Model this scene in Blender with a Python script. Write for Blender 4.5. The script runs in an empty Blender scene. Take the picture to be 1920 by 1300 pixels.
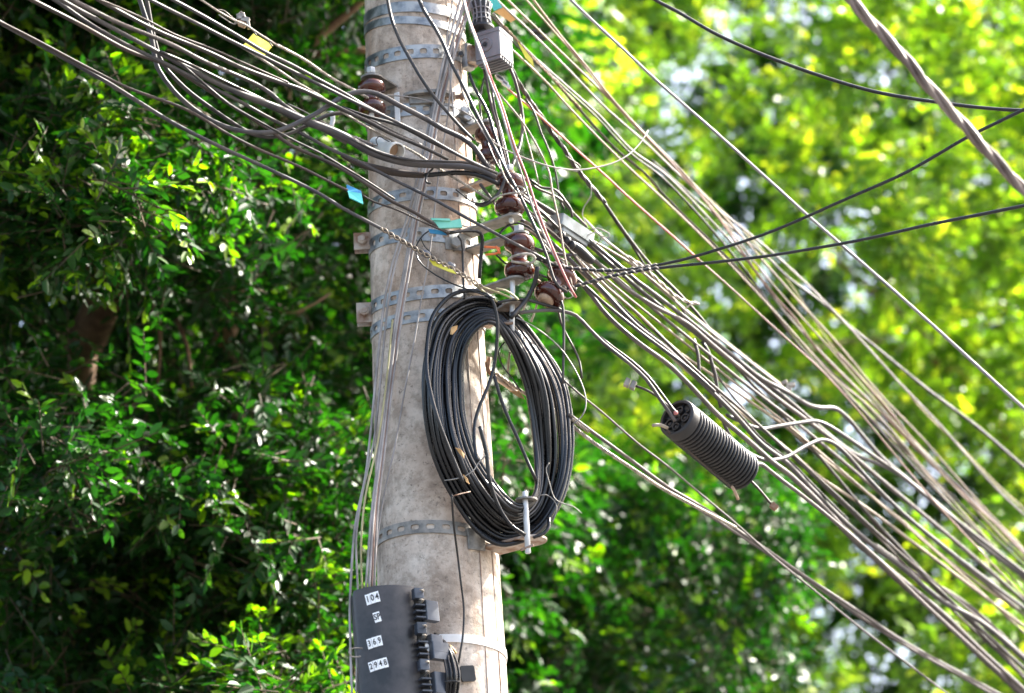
import bpy, math, random
import numpy as np
from mathutils import Vector, Matrix, noise as mnoise

rng = np.random.default_rng(11)
random.seed(11)
SC = bpy.context.scene

# ---------------------------------------------------------------- camera
F_PX = 4800.0                       # focal length in pixels of a 1920 px wide frame
PITCH, ROLL = math.radians(22.0), math.radians(3.3)
CAM = np.array([0.0, 0.0, 1.6])
_fw = np.array([0, math.cos(PITCH), math.sin(PITCH)])
_up = np.array([0, -math.sin(PITCH), math.cos(PITCH)])
_rt = np.array([1.0, 0, 0])
RT = _rt * math.cos(ROLL) - _up * math.sin(ROLL)
UP = _up * math.cos(ROLL) + _rt * math.sin(ROLL)
YP = 5.75                           # distance of the pole along the street

cd = bpy.data.cameras.new('camera')
cam = bpy.data.objects.new('camera', cd)
SC.collection.objects.link(cam)
M = Matrix(((RT[0], UP[0], -_fw[0], CAM[0]), (RT[1], UP[1], -_fw[1], CAM[1]),
            (RT[2], UP[2], -_fw[2], CAM[2]), (0, 0, 0, 1)))
cam.matrix_world = M
cd.sensor_width = 36.0
cd.lens = F_PX / 1920 * 36.0
cd.clip_end = 2000
cd.dof.use_dof = True
cd.dof.focus_distance = 5.98
cd.dof.aperture_fstop = 2.7
SC.camera = cam

# ---------------------------------------------------------------- world, sun, exposure
SUN_EL, SUN_AZ = math.radians(46), math.radians(62)     # azimuth to the right of the view
w = bpy.data.worlds.new('World'); SC.world = w; w.use_nodes = True
nt = w.node_tree
sky = nt.nodes.new('ShaderNodeTexSky'); sky.sky_type = 'NISHITA'; sky.sun_disc = False
sky.sun_elevation = SUN_EL; sky.sun_rotation = SUN_AZ
sky.air_density = 1.0; sky.dust_density = 5.0; sky.ozone_density = .5
bg = nt.nodes['Background']; bg.inputs['Strength'].default_value = 0.13
nt.links.new(sky.outputs['Color'], bg.inputs['Color'])
sd = bpy.data.lights.new('sun', 'SUN'); sd.energy = 5.0; sd.angle = math.radians(0.5); sd.color = (1, .95, .86)
sun = bpy.data.objects.new('sun', sd); SC.collection.objects.link(sun)
SUN_TO = Vector((math.sin(SUN_AZ) * math.cos(SUN_EL), math.cos(SUN_AZ) * math.cos(SUN_EL), math.sin(SUN_EL)))
sun.rotation_euler = SUN_TO.to_track_quat('Z', 'Y').to_euler()
sun.location = SUN_TO * 40
SC.view_settings.view_transform = 'Standard'; SC.view_settings.look = 'None'
SC.view_settings.gamma = 1; SC.view_settings.exposure = 2.4
SC.render.film_transparent = False
SC.cycles.max_bounces = 10; SC.cycles.transmission_bounces = 8; SC.cycles.diffuse_bounces = 5
SC.cycles.use_denoising = True
SC.cycles.sample_clamp_indirect = 8

# ---------------------------------------------------------------- projection helpers
def ray(x, y):
    return _fw + (x - 960) / F_PX * RT + (650 - y) / F_PX * UP
def at(x, y, off=0.0):
    """world point seen at pixel (x, y) lying 'off' metres beyond the vertical plane of the pole axis"""
    d = ray(x, y); return CAM + d * ((YP + off) / d[1])
def mpp(x, y, off=0.0):
    """metres per pixel there"""
    return (YP + off) / ray(x, y)[1] / F_PX
P0 = at(803, 640, 0)                 # pole axis
def pole_r(z):
    return 0.1365 - 0.0125 * (z - P0[2])
def on_pole(x, y, lift=0.0):
    d = ray(x, y); px, py = P0[0], P0[1]
    t = (YP - .14) / d[1]
    for _ in range(6):
        r = pole_r((CAM + d * t)[2]) + lift
        a = d[0] ** 2 + d[1] ** 2; ox, oy = CAM[0] - px, CAM[1] - py
        b = 2 * (ox * d[0] + oy * d[1]); c = ox * ox + oy * oy - r * r
        disc = b * b - 4 * a * c
        if disc < 0: return at(x, y, 0)
        t = (-b - math.sqrt(disc)) / (2 * a)
    return CAM + d * t

# ---------------------------------------------------------------- materials
MATS = {}
def new_mat(name):
    m = bpy.data.materials.new(name); m.use_nodes = True; MATS[name] = m
    n = m.node_tree.nodes; l = m.node_tree.links
    return m, n, l, n['Principled BSDF']
def ramp(n, pts):
    r = n.new('ShaderNodeValToRGB'); e = r.color_ramp.elements
    while len(e) < len(pts): e.new(0.5)
    for k, (p, c) in enumerate(pts):
        e[k].position = p; e[k].color = (*c, 1)
    return r
def tex_noise(n, l, scale, detail=5, rough=.6, stretch=None):
    tc = n.new('ShaderNodeTexCoord'); t = n.new('ShaderNodeTexNoise')
    t.inputs['Scale'].default_value = scale; t.inputs['Detail'].default_value = detail
    t.inputs['Roughness'].default_value = rough
    if stretch:
        mp = n.new('ShaderNodeMapping'); mp.inputs['Scale'].default_value = stretch
        l.new(tc.outputs['Object'], mp.inputs['Vector']); l.new(mp.outputs['Vector'], t.inputs['Vector'])
    else:
        l.new(tc.outputs['Object'], t.inputs['Vector'])
    return t
def simple(name, c1, c2, rough=.5, metal=0.0, scale=30, spec=.5, coat=0.0, bump=0.0, rough2=None, detail=5, lo=.38, hi=.62):
    m, n, l, p = new_mat(name)
    t = tex_noise(n, l, scale, detail)
    r = ramp(n, [(lo, c1), (hi, c2)])
    l.new(t.outputs['Fac'], r.inputs['Fac']); l.new(r.outputs['Color'], p.inputs['Base Color'])
    p.inputs['Metallic'].default_value = metal; p.inputs['Specular IOR Level'].default_value = spec
    p.inputs['Roughness'].default_value = rough
    if rough2 is not None:
        mr = n.new('ShaderNodeMapRange'); mr.inputs['From Min'].default_value = lo; mr.inputs['From Max'].default_value = hi
        mr.inputs['To Min'].default_value = rough; mr.inputs['To Max'].default_value = rough2
        l.new(t.outputs['Fac'], mr.inputs['Value']); l.new(mr.outputs['Result'], p.inputs['Roughness'])
    p.inputs['Coat Weight'].default_value = coat
    if bump:
        b = n.new('ShaderNodeBump'); b.inputs['Strength'].default_value = bump; b.inputs['Distance'].default_value = .003
        l.new(t.outputs['Fac'], b.inputs['Height']); l.new(b.outputs['Normal'], p.inputs['Normal'])
    return m

simple('black_cable', (.004, .004, .005), (.016, .014, .013), .26, scale=25, rough2=.5)
simple('coil_cable', (.003, .0035, .005), (.014, .012, .011), .24, scale=18, rough2=.42, lo=.42, hi=.75)
simple('dark_cable', (.014, .012, .012), (.055, .046, .04), .36, scale=16, rough2=.65)
simple('grey_cable', (.026, .026, .032), (.085, .075, .072), .42, scale=14, rough2=.75)
simple('dusty_cable', (.045, .038, .036), (.13, .11, .102), .52, scale=14, rough2=.8)
simple('brown_cable', (.025, .017, .013), (.075, .053, .041), .48, scale=14, rough2=.75)
simple('light_cable', (.15, .15, .16), (.27, .26, .265), .5, scale=14, rough2=.7)
simple('bundle_cable', (.12, .082, .062), (.25, .185, .145), .5, scale=9, rough2=.75)
simple('strand', (.20, .17, .14), (.46, .41, .34), .5, metal=.3, scale=60, rough2=.6)
simple('tan_wire', (.16, .125, .09), (.34, .275, .20), .6, scale=9)
simple('yellow_wire', (.27, .24, .11), (.45, .40, .22), .6, scale=9)
simple('white_wire', (.20, .18, .165), (.40, .365, .34), .6, scale=9)
simple('red_wire', (.42, .09, .08), (.55, .20, .17), .6, scale=9)
simple('pink_wire', (.18, .105, .08), (.32, .205, .16), .6, scale=9)
simple('galvanised', (.16, .17, .175), (.46, .465, .455), .36, metal=.8, scale=26, rough2=.62, bump=.15, detail=8)
simple('galv_dull', (.15, .14, .125), (.36, .335, .30), .5, metal=.4, scale=30, rough2=.75, bump=.15)
simple('rusty_steel', (.22, .12, .07), (.46, .40, .34), .6, metal=.3, scale=26, rough2=.75, bump=.2)
simple('bright_steel', (.45, .45, .44), (.66, .66, .65), .4, metal=.2, scale=20)
simple('porcelain', (.04, .008, .004), (.085, .019, .009), .14, scale=20, coat=.35)
simple('porcelain_raw', (.32, .2, .13), (.45, .32, .22), .7, scale=30)
simple('grey_plastic', (.12, .12, .13), (.19, .19, .2), .5, scale=15, rough2=.65)
simple('dark_plastic', (.007, .007, .008), (.026, .024, .024), .38, scale=10, rough2=.65)
simple('box_plastic', (.010, .010, .012), (.062, .058, .060), .36, scale=11, rough2=.58, detail=8)
simple('comb_plastic', (.03, .036, .048), (.07, .08, .10), .4, scale=20)
simple('white_plastic', (.72, .72, .70), (.85, .84, .82), .45, scale=20)
simple('sticker_white', (.86, .86, .84), (.92, .92, .91), .5, scale=30)
simple('ink', (.01, .01, .01), (.02, .02, .02), .5)
simple('pvc', (.62, .63, .60), (.80, .80, .77), .4, scale=14)
simple('pvc_cut', (.40, .22, .12), (.62, .42, .28), .7, scale=18)
simple('teal_tag', (.06, .42, .42), (.10, .55, .50), .4, scale=15)
simple('blue_tag', (.03, .20, .42), (.05, .27, .5), .4, scale=15)
simple('mint_tag', (.14, .50, .36), (.24, .62, .46), .42, scale=15)
simple('yellow_tag', (.66, .60, .04), (.78, .70, .09), .45, scale=12)
simple('orange_tag', (.58, .30, .09), (.72, .44, .18), .5, scale=12)
simple('orange_tie', (.72, .12, .03), (.85, .2, .06), .45, scale=12)
simple('dry_leaf', (.42, .22, .07), (.62, .38, .16), .6, scale=20)
simple('clear_plastic', (.12, .14, .145), (.26, .30, .31), .35, scale=15)
simple('bark', (.10, .055, .03), (.24, .14, .075), .85, scale=14, bump=.5)
simple('twig_bark', (.035, .025, .012), (.09, .06, .03), .8, scale=14)
simple('asphalt', (.05, .05, .052), (.085, .083, .08), .9, scale=6)

def concrete():
    m, n, l, p = new_mat('concrete')
    big = tex_noise(n, l, 5.5, 7, .62)
    r1 = ramp(n, [(.30, (.26, .20, .15)), (.46, (.48, .385, .305)), (.64, (.68, .595, .505))])
    l.new(big.outputs['Fac'], r1.inputs['Fac'])
    # long dark weather streaks down the shaft
    st = tex_noise(n, l, 9, 6, .65, stretch=(1.0, 1.0, .09))
    r2 = ramp(n, [(.53, (0, 0, 0)), (.68, (1, 1, 1))]); l.new(st.outputs['Fac'], r2.inputs['Fac'])
    mx = n.new('ShaderNodeMix'); mx.data_type = 'RGBA'
    sc = n.new('ShaderNodeMath'); sc.operation = 'MULTIPLY'; sc.inputs[1].default_value = .75
    l.new(r2.outputs['Color'], sc.inputs[0]); l.new(sc.outputs[0], mx.inputs['Factor'])
    l.new(r1.outputs['Color'], mx.inputs['A']); mx.inputs['B'].default_value = (.10, .085, .07, 1)
    # rusty brown runs
    st3 = tex_noise(n, l, 6, 5, .6, stretch=(1.6, 1.6, .22))
    r5 = ramp(n, [(.54, (0, 0, 0)), (.70, (1, 1, 1))]); l.new(st3.outputs['Fac'], r5.inputs['Fac'])
    sc3 = n.new('ShaderNodeMath'); sc3.operation = 'MULTIPLY'; sc3.inputs[1].default_value = .7
    l.new(r5.outputs['Color'], sc3.inputs[0])
    mx3 = n.new('ShaderNodeMix'); mx3.data_type = 'RGBA'; l.new(sc3.outputs[0], mx3.inputs['Factor'])
    l.new(mx.outputs['Result'], mx3.inputs['A']); mx3.inputs['B'].default_value = (.40, .23, .13, 1)
    # fine black specks and pits
    fine = tex_noise(n, l, 110, 4, .7)
    r3 = ramp(n, [(.30, (.25, .25, .25)), (.42, (1, 1, 1)), (.66, (1, 1, 1)), (.8, (1.15, 1.15, 1.15))]); l.new(fine.outputs['Fac'], r3.inputs['Fac'])
    m2 = n.new('ShaderNodeMix'); m2.data_type = 'RGBA'; m2.blend_type = 'MULTIPLY'; m2.inputs['Factor'].default_value = .8
    l.new(mx3.outputs['Result'], m2.inputs['A']); l.new(r3.outputs['Color'], m2.inputs['B'])
    mid = tex_noise(n, l, 30, 6, .7)
    r4 = ramp(n, [(.38, (.36, .34, .31)), (.55, (1, 1, 1))]); l.new(mid.outputs['Fac'], r4.inputs['Fac'])
    m3 = n.new('ShaderNodeMix'); m3.data_type = 'RGBA'; m3.blend_type = 'MULTIPLY'; m3.inputs['Factor'].default_value = .55
    l.new(m2.outputs['Result'], m3.inputs['A']); l.new(r4.outputs['Color'], m3.inputs['B'])
    l.new(m3.outputs['Result'], p.inputs['Base Color'])
    p.inputs['Roughness'].default_value = .88
    b = n.new('ShaderNodeBump'); b.inputs['Strength'].default_value = .5; b.inputs['Distance'].default_value = .004
    ad = n.new('ShaderNodeMath'); ad.operation = 'ADD'; l.new(fine.outputs['Fac'], ad.inputs[0]); l.new(mid.outputs['Fac'], ad.inputs[1])
    l.new(ad.outputs[0], b.inputs['Height']); l.new(b.outputs['Normal'], p.inputs['Normal'])
concrete()

def leaf_mat(name, old, mid, young, trans, rough, spec=.3):
    m, n, l, p = new_mat(name)
    a = n.new('ShaderNodeAttribute'); a.attribute_name = 'leaf_age'
    r = ramp(n, [(0.0, old), (.55, mid), (1.0, young)])
    l.new(a.outputs['Fac'], r.inputs['Fac']); l.new(r.outputs['Color'], p.inputs['Base Color'])
    p.inputs['Roughness'].default_value = rough; p.inputs['Specular IOR Level'].default_value = spec
    tr = n.new('ShaderNodeBsdfTranslucent')
    hs = n.new('ShaderNodeMix'); hs.data_type = 'RGBA'; hs.blend_type = 'MULTIPLY'; hs.inputs['Factor'].default_value = 1
    l.new(r.outputs['Color'], hs.inputs['A']); hs.inputs['B'].default_value = (*trans, 1)
    l.new(hs.outputs['Result'], tr.inputs['Color'])
    ad = n.new('ShaderNodeAddShader')
    l.new(p.outputs['BSDF'], ad.inputs[0]); l.new(tr.outputs['BSDF'], ad.inputs[1])
    l.new(ad.outputs[0], n['Material Output'].inputs['Surface'])
leaf_mat('leaf_dark', (.002, .016, .003), (.011, .045, .006), (.14, .22, .006), (.9, 1.3, .2), .44, .2)  # darkest tone lowered, putting the shade of the crown gaps into the colour
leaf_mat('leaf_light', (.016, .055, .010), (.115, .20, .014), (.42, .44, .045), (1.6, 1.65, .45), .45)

# ---------------------------------------------------------------- mesh builders
class MB:
    def __init__(s): s.v = []; s.f = []; s.n = 0
    def add(s, v, f):
        v = np.asarray(v, float).reshape(-1, 3)
        s.v.append(v); s.f += [tuple(int(i) + s.n for i in q) for q in f]; s.n += len(v)
    def build(s, name, mat, parent=None, smooth=True, origin=None):
        V = np.vstack(s.v)
        if parent is not None: o = np.array(parent['_w'])
        elif origin is not None: o = np.array(origin, float)
        else: o = V.mean(0)
        me = bpy.data.meshes.new(name)
        me.from_pydata((V - o).tolist(), [], s.f); me.update()
        me.materials.append(MATS[mat])
        if smooth: me.shade_smooth()
        ob = bpy.data.objects.new(name, me); SC.collection.objects.link(ob)
        ob['_w'] = o.tolist()
        if parent is not None: ob.parent = parent
        else: ob.location = o
        return ob
def tag(o, label, cat, group=None):
    o['label'] = label; o['category'] = cat
    if group: o['group'] = group
    return o
def thing(name, label, cat, loc, group=None):
    o = bpy.data.objects.new(name, None); SC.collection.objects.link(o)
    o.location = loc; o['_w'] = [float(c) for c in loc]; o.empty_display_size = .05
    return tag(o, label, cat, group)

def unit(v):
    v = np.asarray(v, float); return v / (np.linalg.norm(v) + 1e-12)
def spline(P, step=.012):
    """centripetal Catmull-Rom through the points, resampled"""
    P = np.asarray(P, float)
    if len(P) == 2: P = np.vstack([P[0], P.mean(0), P[1]])
    Q = np.vstack([2 * P[0] - P[1], P, 2 * P[-1] - P[-2]])
    out = []
    for i in range(1, len(Q) - 2):
        p0, p1, p2, p3 = Q[i - 1:i + 3]
        t0 = 0; t1 = t0 + np.linalg.norm(p1[:3] - p0[:3]) ** .5 + 1e-6; t2 = t1 + np.linalg.norm(p2[:3] - p1[:3]) ** .5 + 1e-6
        t3 = t2 + np.linalg.norm(p3[:3] - p2[:3]) ** .5 + 1e-6
        n = max(2, int(np.linalg.norm(p2[:3] - p1[:3]) / step))
        t = np.linspace(t1, t2, n, endpoint=False)[:, None]
        A1 = (t1 - t) / (t1 - t0) * p0 + (t - t0) / (t1 - t0) * p1
        A2 = (t2 - t) / (t2 - t1) * p1 + (t - t1) / (t2 - t1) * p2
        A3 = (t3 - t) / (t3 - t2) * p2 + (t - t2) / (t3 - t2) * p3
        B1 = (t2 - t) / (t2 - t0) * A1 + (t - t0) / (t2 - t0) * A2
        B2 = (t3 - t) / (t3 - t1) * A2 + (t - t1) / (t3 - t1) * A3
        out.append((t2 - t) / (t2 - t1) * B1 + (t - t1) / (t2 - t1) * B2)
    out.append(Q[-2][None])
    return np.vstack(out)
def frames(P):
    T = np.gradient(P, axis=0); T /= np.linalg.norm(T, axis=1)[:, None] + 1e-12
    N = np.zeros_like(P)
    n = np.cross(T[0], [0.3, 0.2, 1.0]); n /= np.linalg.norm(n); N[0] = n
    for i in range(1, len(P)):
        n = n - T[i] * np.dot(n, T[i]); n /= np.linalg.norm(n) + 1e-12; N[i] = n
    return T, N, np.cross(T, N)
def tube(mb, P, r, sides=8, cap=True):
    P = np.asarray(P, float); k = len(P)
    r = np.broadcast_to(np.asarray(r, float), (k,))
    T, N, B = frames(P)
    a = np.linspace(0, 2 * np.pi, sides, endpoint=False)
    V = P[:, None] + r[:, None, None] * (np.cos(a)[None, :, None] * N[:, None] + np.sin(a)[None, :, None] * B[:, None])
    f = []
    for i in range(k - 1):
        for j in range(sides):
            j2 = (j + 1) % sides
            f.append((i * sides + j, i * sides + j2, (i + 1) * sides + j2, (i + 1) * sides + j))
    if cap:
        f.append(tuple(range(sides - 1, -1, -1))); f.append(tuple((k - 1) * sides + j for j in range(sides)))
    mb.add(V.reshape(-1, 3), f)
def helix(P, hr, pitch, phase=0.0, step=None):
    """points winding round the path P"""
    P = np.asarray(P, float)
    seg = np.linalg.norm(np.diff(P, axis=0), axis=1); s = np.concatenate([[0], np.cumsum(seg)])
    n = max(8, int(s[-1] / (step or pitch / 9)))
    u = np.linspace(0, s[-1], n)
    Q = np.stack([np.interp(u, s, P[:, k]) for k in range(3)], 1)
    T, N, B = frames(Q)
    a = u / pitch * 2 * np.pi + phase
    return Q + hr * (np.cos(a)[:, None] * N + np.sin(a)[:, None] * B)
def box(mb, c, ax, ay, az, sx, sy, sz, bev=0.0):
    """box centred c with unit axes and full sizes; bev chamfers the vertical (az) edges"""
    c = np.asarray(c, float)
    hx, hy, hz = sx / 2, sy / 2, sz / 2
    if bev <= 0: pr = [(-hx, -hy), (hx, -hy), (hx, hy), (-hx, hy)]
    else:
        pr = []
        for (cx, cy, a0) in ((hx - bev, -hy + bev, -90), (hx - bev, hy - bev, 0), (-hx + bev, hy - bev, 90), (-hx + bev, -hy + bev, 180)):
            for k in range(5):
                a = math.radians(a0 + 90 * k / 4); pr.append((cx + bev * math.cos(a), cy + bev * math.sin(a)))
    prism(mb, c - np.asarray(az) * hz, ax, ay, np.asarray(az) * sz, pr)
def prism(mb, o, ax, ay, ext, pr):
    o = np.asarray(o, float); ax = np.asarray(ax); ay = np.asarray(ay); ext = np.asarray(ext, float); n = len(pr)
    b = [o + ax * x + ay * y for x, y in pr]
    V = b + [q + ext for q in b]
    f = [tuple(range(n - 1, -1, -1)), tuple(range(n, 2 * n))]
    f += [(i, (i + 1) % n, n + (i + 1) % n, n + i) for i in range(n)]
    mb.add(V, f)
def lathe(mb, o, axis, prof, sides=28, ref=(1, 0, 0)):
    """profile of (radius, height) revolved about the axis from o"""
    axis = unit(axis); x = np.cross(axis, ref)
    if np.linalg.norm(x) < .1: x = np.cross(axis, (0, 1, 0))
    x = unit(x); y = np.cross(axis, x); o = np.asarray(o, float)
    a = np.linspace(0, 2 * np.pi, sides, endpoint=False); V = []; f = []
    for (r, h) in prof:
        V.append(o + axis * h + r * (np.cos(a)[:, None] * x + np.sin(a)[:, None] * y))
    for i in range(len(prof) - 1):
        for j in range(sides):
            j2 = (j + 1) % sides
            f.append((i * sides + j, i * sides + j2, (i + 1) * sides + j2, (i + 1) * sides + j))
    f.append(tuple(range(sides - 1, -1, -1))); f.append(tuple((len(prof) - 1) * sides + j for j in range(sides)))
    mb.add(np.vstack(V), f)
def sharp(o, deg=35):
    """keep edges sharper than deg crisp under smooth shading"""
    o.data.set_sharp_from_angle(angle=math.radians(deg)); return o
X, Y, Z = np.eye(3)

# ---------------------------------------------------------------- setting: ground
def structure(name, verts, faces, mat):
    mb = MB(); mb.add(verts, faces); o = mb.build(name, mat, smooth=False, origin=(0, 0, 0)); o['kind'] = 'structure'; return o
structure('ground', [(-300, -300, 0), (300, -300, 0), (300, 300, 0), (-300, 300, 0)], [(0, 1, 2, 3)], 'asphalt')
# ---------------------------------------------------------------- trees
def leaf_arrays(C, D, nt_, k, tl, L, young, droop=.25):
    """C spray centres, D spray directions; nt_ twigs per spray, k leaves per twig -> leaf frames and twig lines"""
    S = len(C); T = S * nt_
    c = np.repeat(C, nt_, 0); d = np.repeat(D, nt_, 0)
    st = c + rng.normal(0, .05, (T, 3))
    td = d + rng.normal(0, .55, (T, 3)); td[:, 2] -= droop * rng.random(T)
    td /= np.linalg.norm(td, axis=1)[:, None]
    ln = tl * (0.6 + .8 * rng.random(T))
    side = np.cross(td, rng.normal(0, 1, (T, 3)) * .5 + [0, 0, 1.0]); side /= np.linalg.norm(side, axis=1)[:, None] + 1e-9
    u = (np.arange(k) + .6) / k
    sg = np.where(np.arange(k) % 2 == 0, 1.0, -1.0)
    pos = st[:, None] + td[:, None] * (ln[:, None] * u[None])[:, :, None]
    pos[:, :, 2] -= (u ** 2)[None] * (ln * droop * .5)[:, None]
    ang = np.radians(62 - 38 * u)[None] + rng.normal(0, .25, (T, k))
    ld = td[:, None] * np.cos(ang)[:, :, None] + side[:, None] * (np.sin(ang) * sg[None])[:, :, None]
    ld = ld + rng.normal(0, .16, (T, k, 3)); ld[:, :, 2] -= .12
    ld /= np.linalg.norm(ld, axis=2)[:, :, None]
    up = np.cross(td, side); up *= np.sign(up[:, 2:3] + 1e-6)
    nn = up[:, None] + rng.normal(0, .42, (T, k, 3))
    nn = nn - ld * np.sum(nn * ld, 2)[:, :, None]; nn /= np.linalg.norm(nn, axis=2)[:, :, None] + 1e-9
    le = L * (.72 + .5 * rng.random((T, k))) * (1 - .25 * (u[None] > .93))
    yt = (rng.random(T) < young)                     # young shoots carry pale new leaves at their tip
    age = np.clip(.12 + .5 * rng.random((T, k)) ** 1.5 + yt[:, None] * (.1 + .55 * u[None] ** 1.5) , 0, 1)
    en = st + td * ln[:, None]; en[:, 2] -= ln * droop * .5
    return pos.reshape(-1, 3), ld.reshape(-1, 3), nn.reshape(-1, 3), le.reshape(-1), age.reshape(-1), np.stack([st - td * .04, en], 1)
def crown_mesh(name, leaves, mat, parent, wid=.46):
    pos = np.vstack([q[0] for q in leaves]); ld = np.vstack([q[1] for q in leaves]); nn = np.vstack([q[2] for q in leaves])
    le = np.concatenate([q[3] for q in leaves]); age = np.concatenate([q[4] for q in leaves]); tw = np.vstack([q[5] for q in leaves])
    n = len(pos); sd_ = np.cross(nn, ld)
    wv = wid * (.85 + .3 * rng.random(n)); fold = .06 + .12 * rng.random(n); curl = rng.normal(.08, .1, n)
    tpl = [(0, 0, 0, 0), (.30, .46, 1, .02), (.70, .40, .9, .3), (1, 0, 0, 1), (.70, -.40, .9, .3), (.30, -.46, 1, .02)]
    V = np.empty((n, 6, 3))
    for i, (a, b, f_, c_) in enumerate(tpl):
        V[:, i] = pos + le[:, None] * (a * ld + (b * wv)[:, None] * sd_ + (f_ * fold * abs(b) - c_ * curl)[:, None] * nn)
    idx = np.arange(n)[:, None] * 6
    LF = np.concatenate([idx + np.array([[0, 1, 2, 3]]), idx + np.array([[0, 3, 4, 5]])], 1).reshape(-1)
    # twigs: three sided
    m = len(tw); d = tw[:, 1] - tw[:, 0]; d /= np.linalg.norm(d, axis=1)[:, None] + 1e-9
    a1 = np.cross(d, [.3, .5, .8]); a1 /= np.linalg.norm(a1, axis=1)[:, None] + 1e-9; a2 = np.cross(d, a1)
    TV = np.empty((m, 6, 3))
    for j in range(3):
        q = math.cos(j * 2.0944) * a1 + math.sin(j * 2.0944) * a2
        TV[:, j] = tw[:, 0] + q * .0028; TV[:, 3 + j] = tw[:, 1] + q * .0012
    ti = n * 6 + np.arange(m)[:, None] * 6
    TF = np.concatenate([ti + np.array([[j, (j + 1) % 3, 3 + (j + 1) % 3, 3 + j]]) for j in range(3)], 1).reshape(-1)
    allv = np.vstack([V.reshape(-1, 3), TV.reshape(-1, 3)]) - np.array(parent['_w'])
    loops = np.concatenate([LF, TF]).astype(np.int32); nf = len(loops) // 4
    me = bpy.data.meshes.new(name)
    me.vertices.add(len(allv)); me.vertices.foreach_set('co', allv.astype(np.float32).ravel())
    me.loops.add(len(loops)); me.loops.foreach_set('vertex_index', loops)
    me.polygons.add(nf); me.polygons.foreach_set('loop_start', np.arange(nf, dtype=np.int32) * 4)
    me.materials.append(MATS[mat]); me.materials.append(MATS['twig_bark'])
    mi = np.zeros(nf, np.int32); mi[2 * n:] = 1
    me.polygons.foreach_set('material_index', mi)
    at_ = me.attributes.new('leaf_age', 'FLOAT', 'POINT')
    av = np.zeros(len(allv), np.float32); av[:6 * n] = np.repeat(age, 6); at_.data.foreach_set('value', av)
    me.update(calc_edges=True)
    o = bpy.data.objects.new(name, me); SC.collection.objects.link(o); o.parent = parent; o['_w'] = parent['_w']
    return o
def limb(mb, pts, r0, r1, sides=9):
    P = spline(np.array(pts), .08)
    tube(mb, P, np.linspace(r0, r1, len(P)) * (1 + .06 * np.sin(np.arange(len(P)) * .9)), sides)
def sprays(n, xr, yr, offr, front, clump, thr, seed, power=1.0):
    """spray centres through a slab of the crown, kept where the clump noise is high"""
    out = []
    while len(out) < n:
        x = random.uniform(*xr); y = random.uniform(*yr)
        o = front(x, y) + offr[0] + (offr[1] - offr[0]) * random.random() ** power
        p = at(x, y, o)
        q = mnoise.noise(Vector(p * clump) + Vector((seed, 0, 0))) + .5 * mnoise.noise(Vector(p * clump * 2.3) + Vector((0, seed, 0)))
        if q > thr + random.gauss(0, .12): out.append(p)
    return np.array(out)
def out_dir(n, mean):
    d = rng.normal(0, .6, (n, 3)) + np.array(mean); return d / np.linalg.norm(d, axis=1)[:, None]
def filler(n, lo, hi, ctr, rad):
    p = []
    while len(p) < n:
        q = np.array([random.uniform(lo[i], hi[i]) for i in range(3)]); e = (q - ctr) / rad
        if (e ** 2).sum() < 1: p.append(q)
    return np.array(p)

def above_view(p, ymax):
    d = p - CAM; z = d @ _fw; return 650 - (d @ UP) / z * F_PX < ymax
# left tree: dark, close behind the pole
TA = thing('broadleaf_tree', 'dark glossy dense tree filling the left half behind the pole', 'tree', (-2.3, 10.2, 0), 'trees behind the pole')
def frontA(x, y):
    b = 1.25 + .9 * max(0, (x - 480) / 500) + .25 * math.sin(x * .008 + y * .005) + .25 * math.sin(y * .011 + 1.3)
    if x < 270 and y < 470: b -= .45
    return b
lv = []
C = sprays(880, (-280, 960), (-260, 1560), (0, .7), frontA, 2.0, .05, 3.1)
lv.append(leaf_arrays(C, out_dir(len(C), (0, -.7, -.1)), 6, 10, .16, .048, .16))
C = sprays(190, (-280, 262), (-200, 490), (-.15, .4), frontA, 2.3, -.2, 8.1)
lv.append(leaf_arrays(C, out_dir(len(C), (.3, -.7, -.1)), 6, 10, .15, .046, .55))  # extra share of pale leaves stands in for sunlight on this cluster
C = sprays(60, (220, 680), (900, 1400), (-.1, .3), frontA, 2.6, .05, 6.4)
lv.append(leaf_arrays(C, out_dir(len(C), (0, -.7, -.1)), 6, 10, .15, .046, .45))
C = sprays(1500, (-300, 1000), (-300, 1600), (.7, 2.8), frontA, 1.7, .04, 7.7)
lv.append(leaf_arrays(C, out_dir(len(C), (0, -.5, 0)), 6, 9, .17, .054, .06))
C = sprays(420, (880, 1480), (880, 1600), (1.2, 3.0), frontA, 1.7, .02, 1.7)  # dark leaves added to imitate the shade low on the right
lv.append(leaf_arrays(C, out_dir(len(C), (0, -.5, 0)), 6, 9, .17, .056, .10))
C = sprays(1150, (-400, 1060), (-400, 1700), (2.6, 4.6), frontA, 1.2, -.3, 5.2)
lv.append(leaf_arrays(C, out_dir(len(C), (0, -.2, 0)), 6, 7, .22, .09, .0))
C = filler(3600, (-7, 3.4, 3.0), (.8, 13.0, 10.5), np.array([-3.0, 9.0, 6.8]), np.array([3.6, 4.8, 3.4]))
C = np.array([p for p in C if above_view(p, -230) or p[1] > YP + 4.2])  # the part above the frame is unseen, added to shade the left foliage
lv.append(leaf_arrays(C, out_dir(len(C), (0, 0, .2)), 5, 7, .26, .12, .0))
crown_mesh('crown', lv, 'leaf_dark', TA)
mb = MB()
limb(mb, [(-2.3, 10.2, -.1), (-2.25, 10.1, 1.5), (-2.1, 9.9, 3.0), (-1.9, 9.6, 4.2)], .30, .20, 14)
mb.build('trunk', 'bark', TA)
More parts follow.
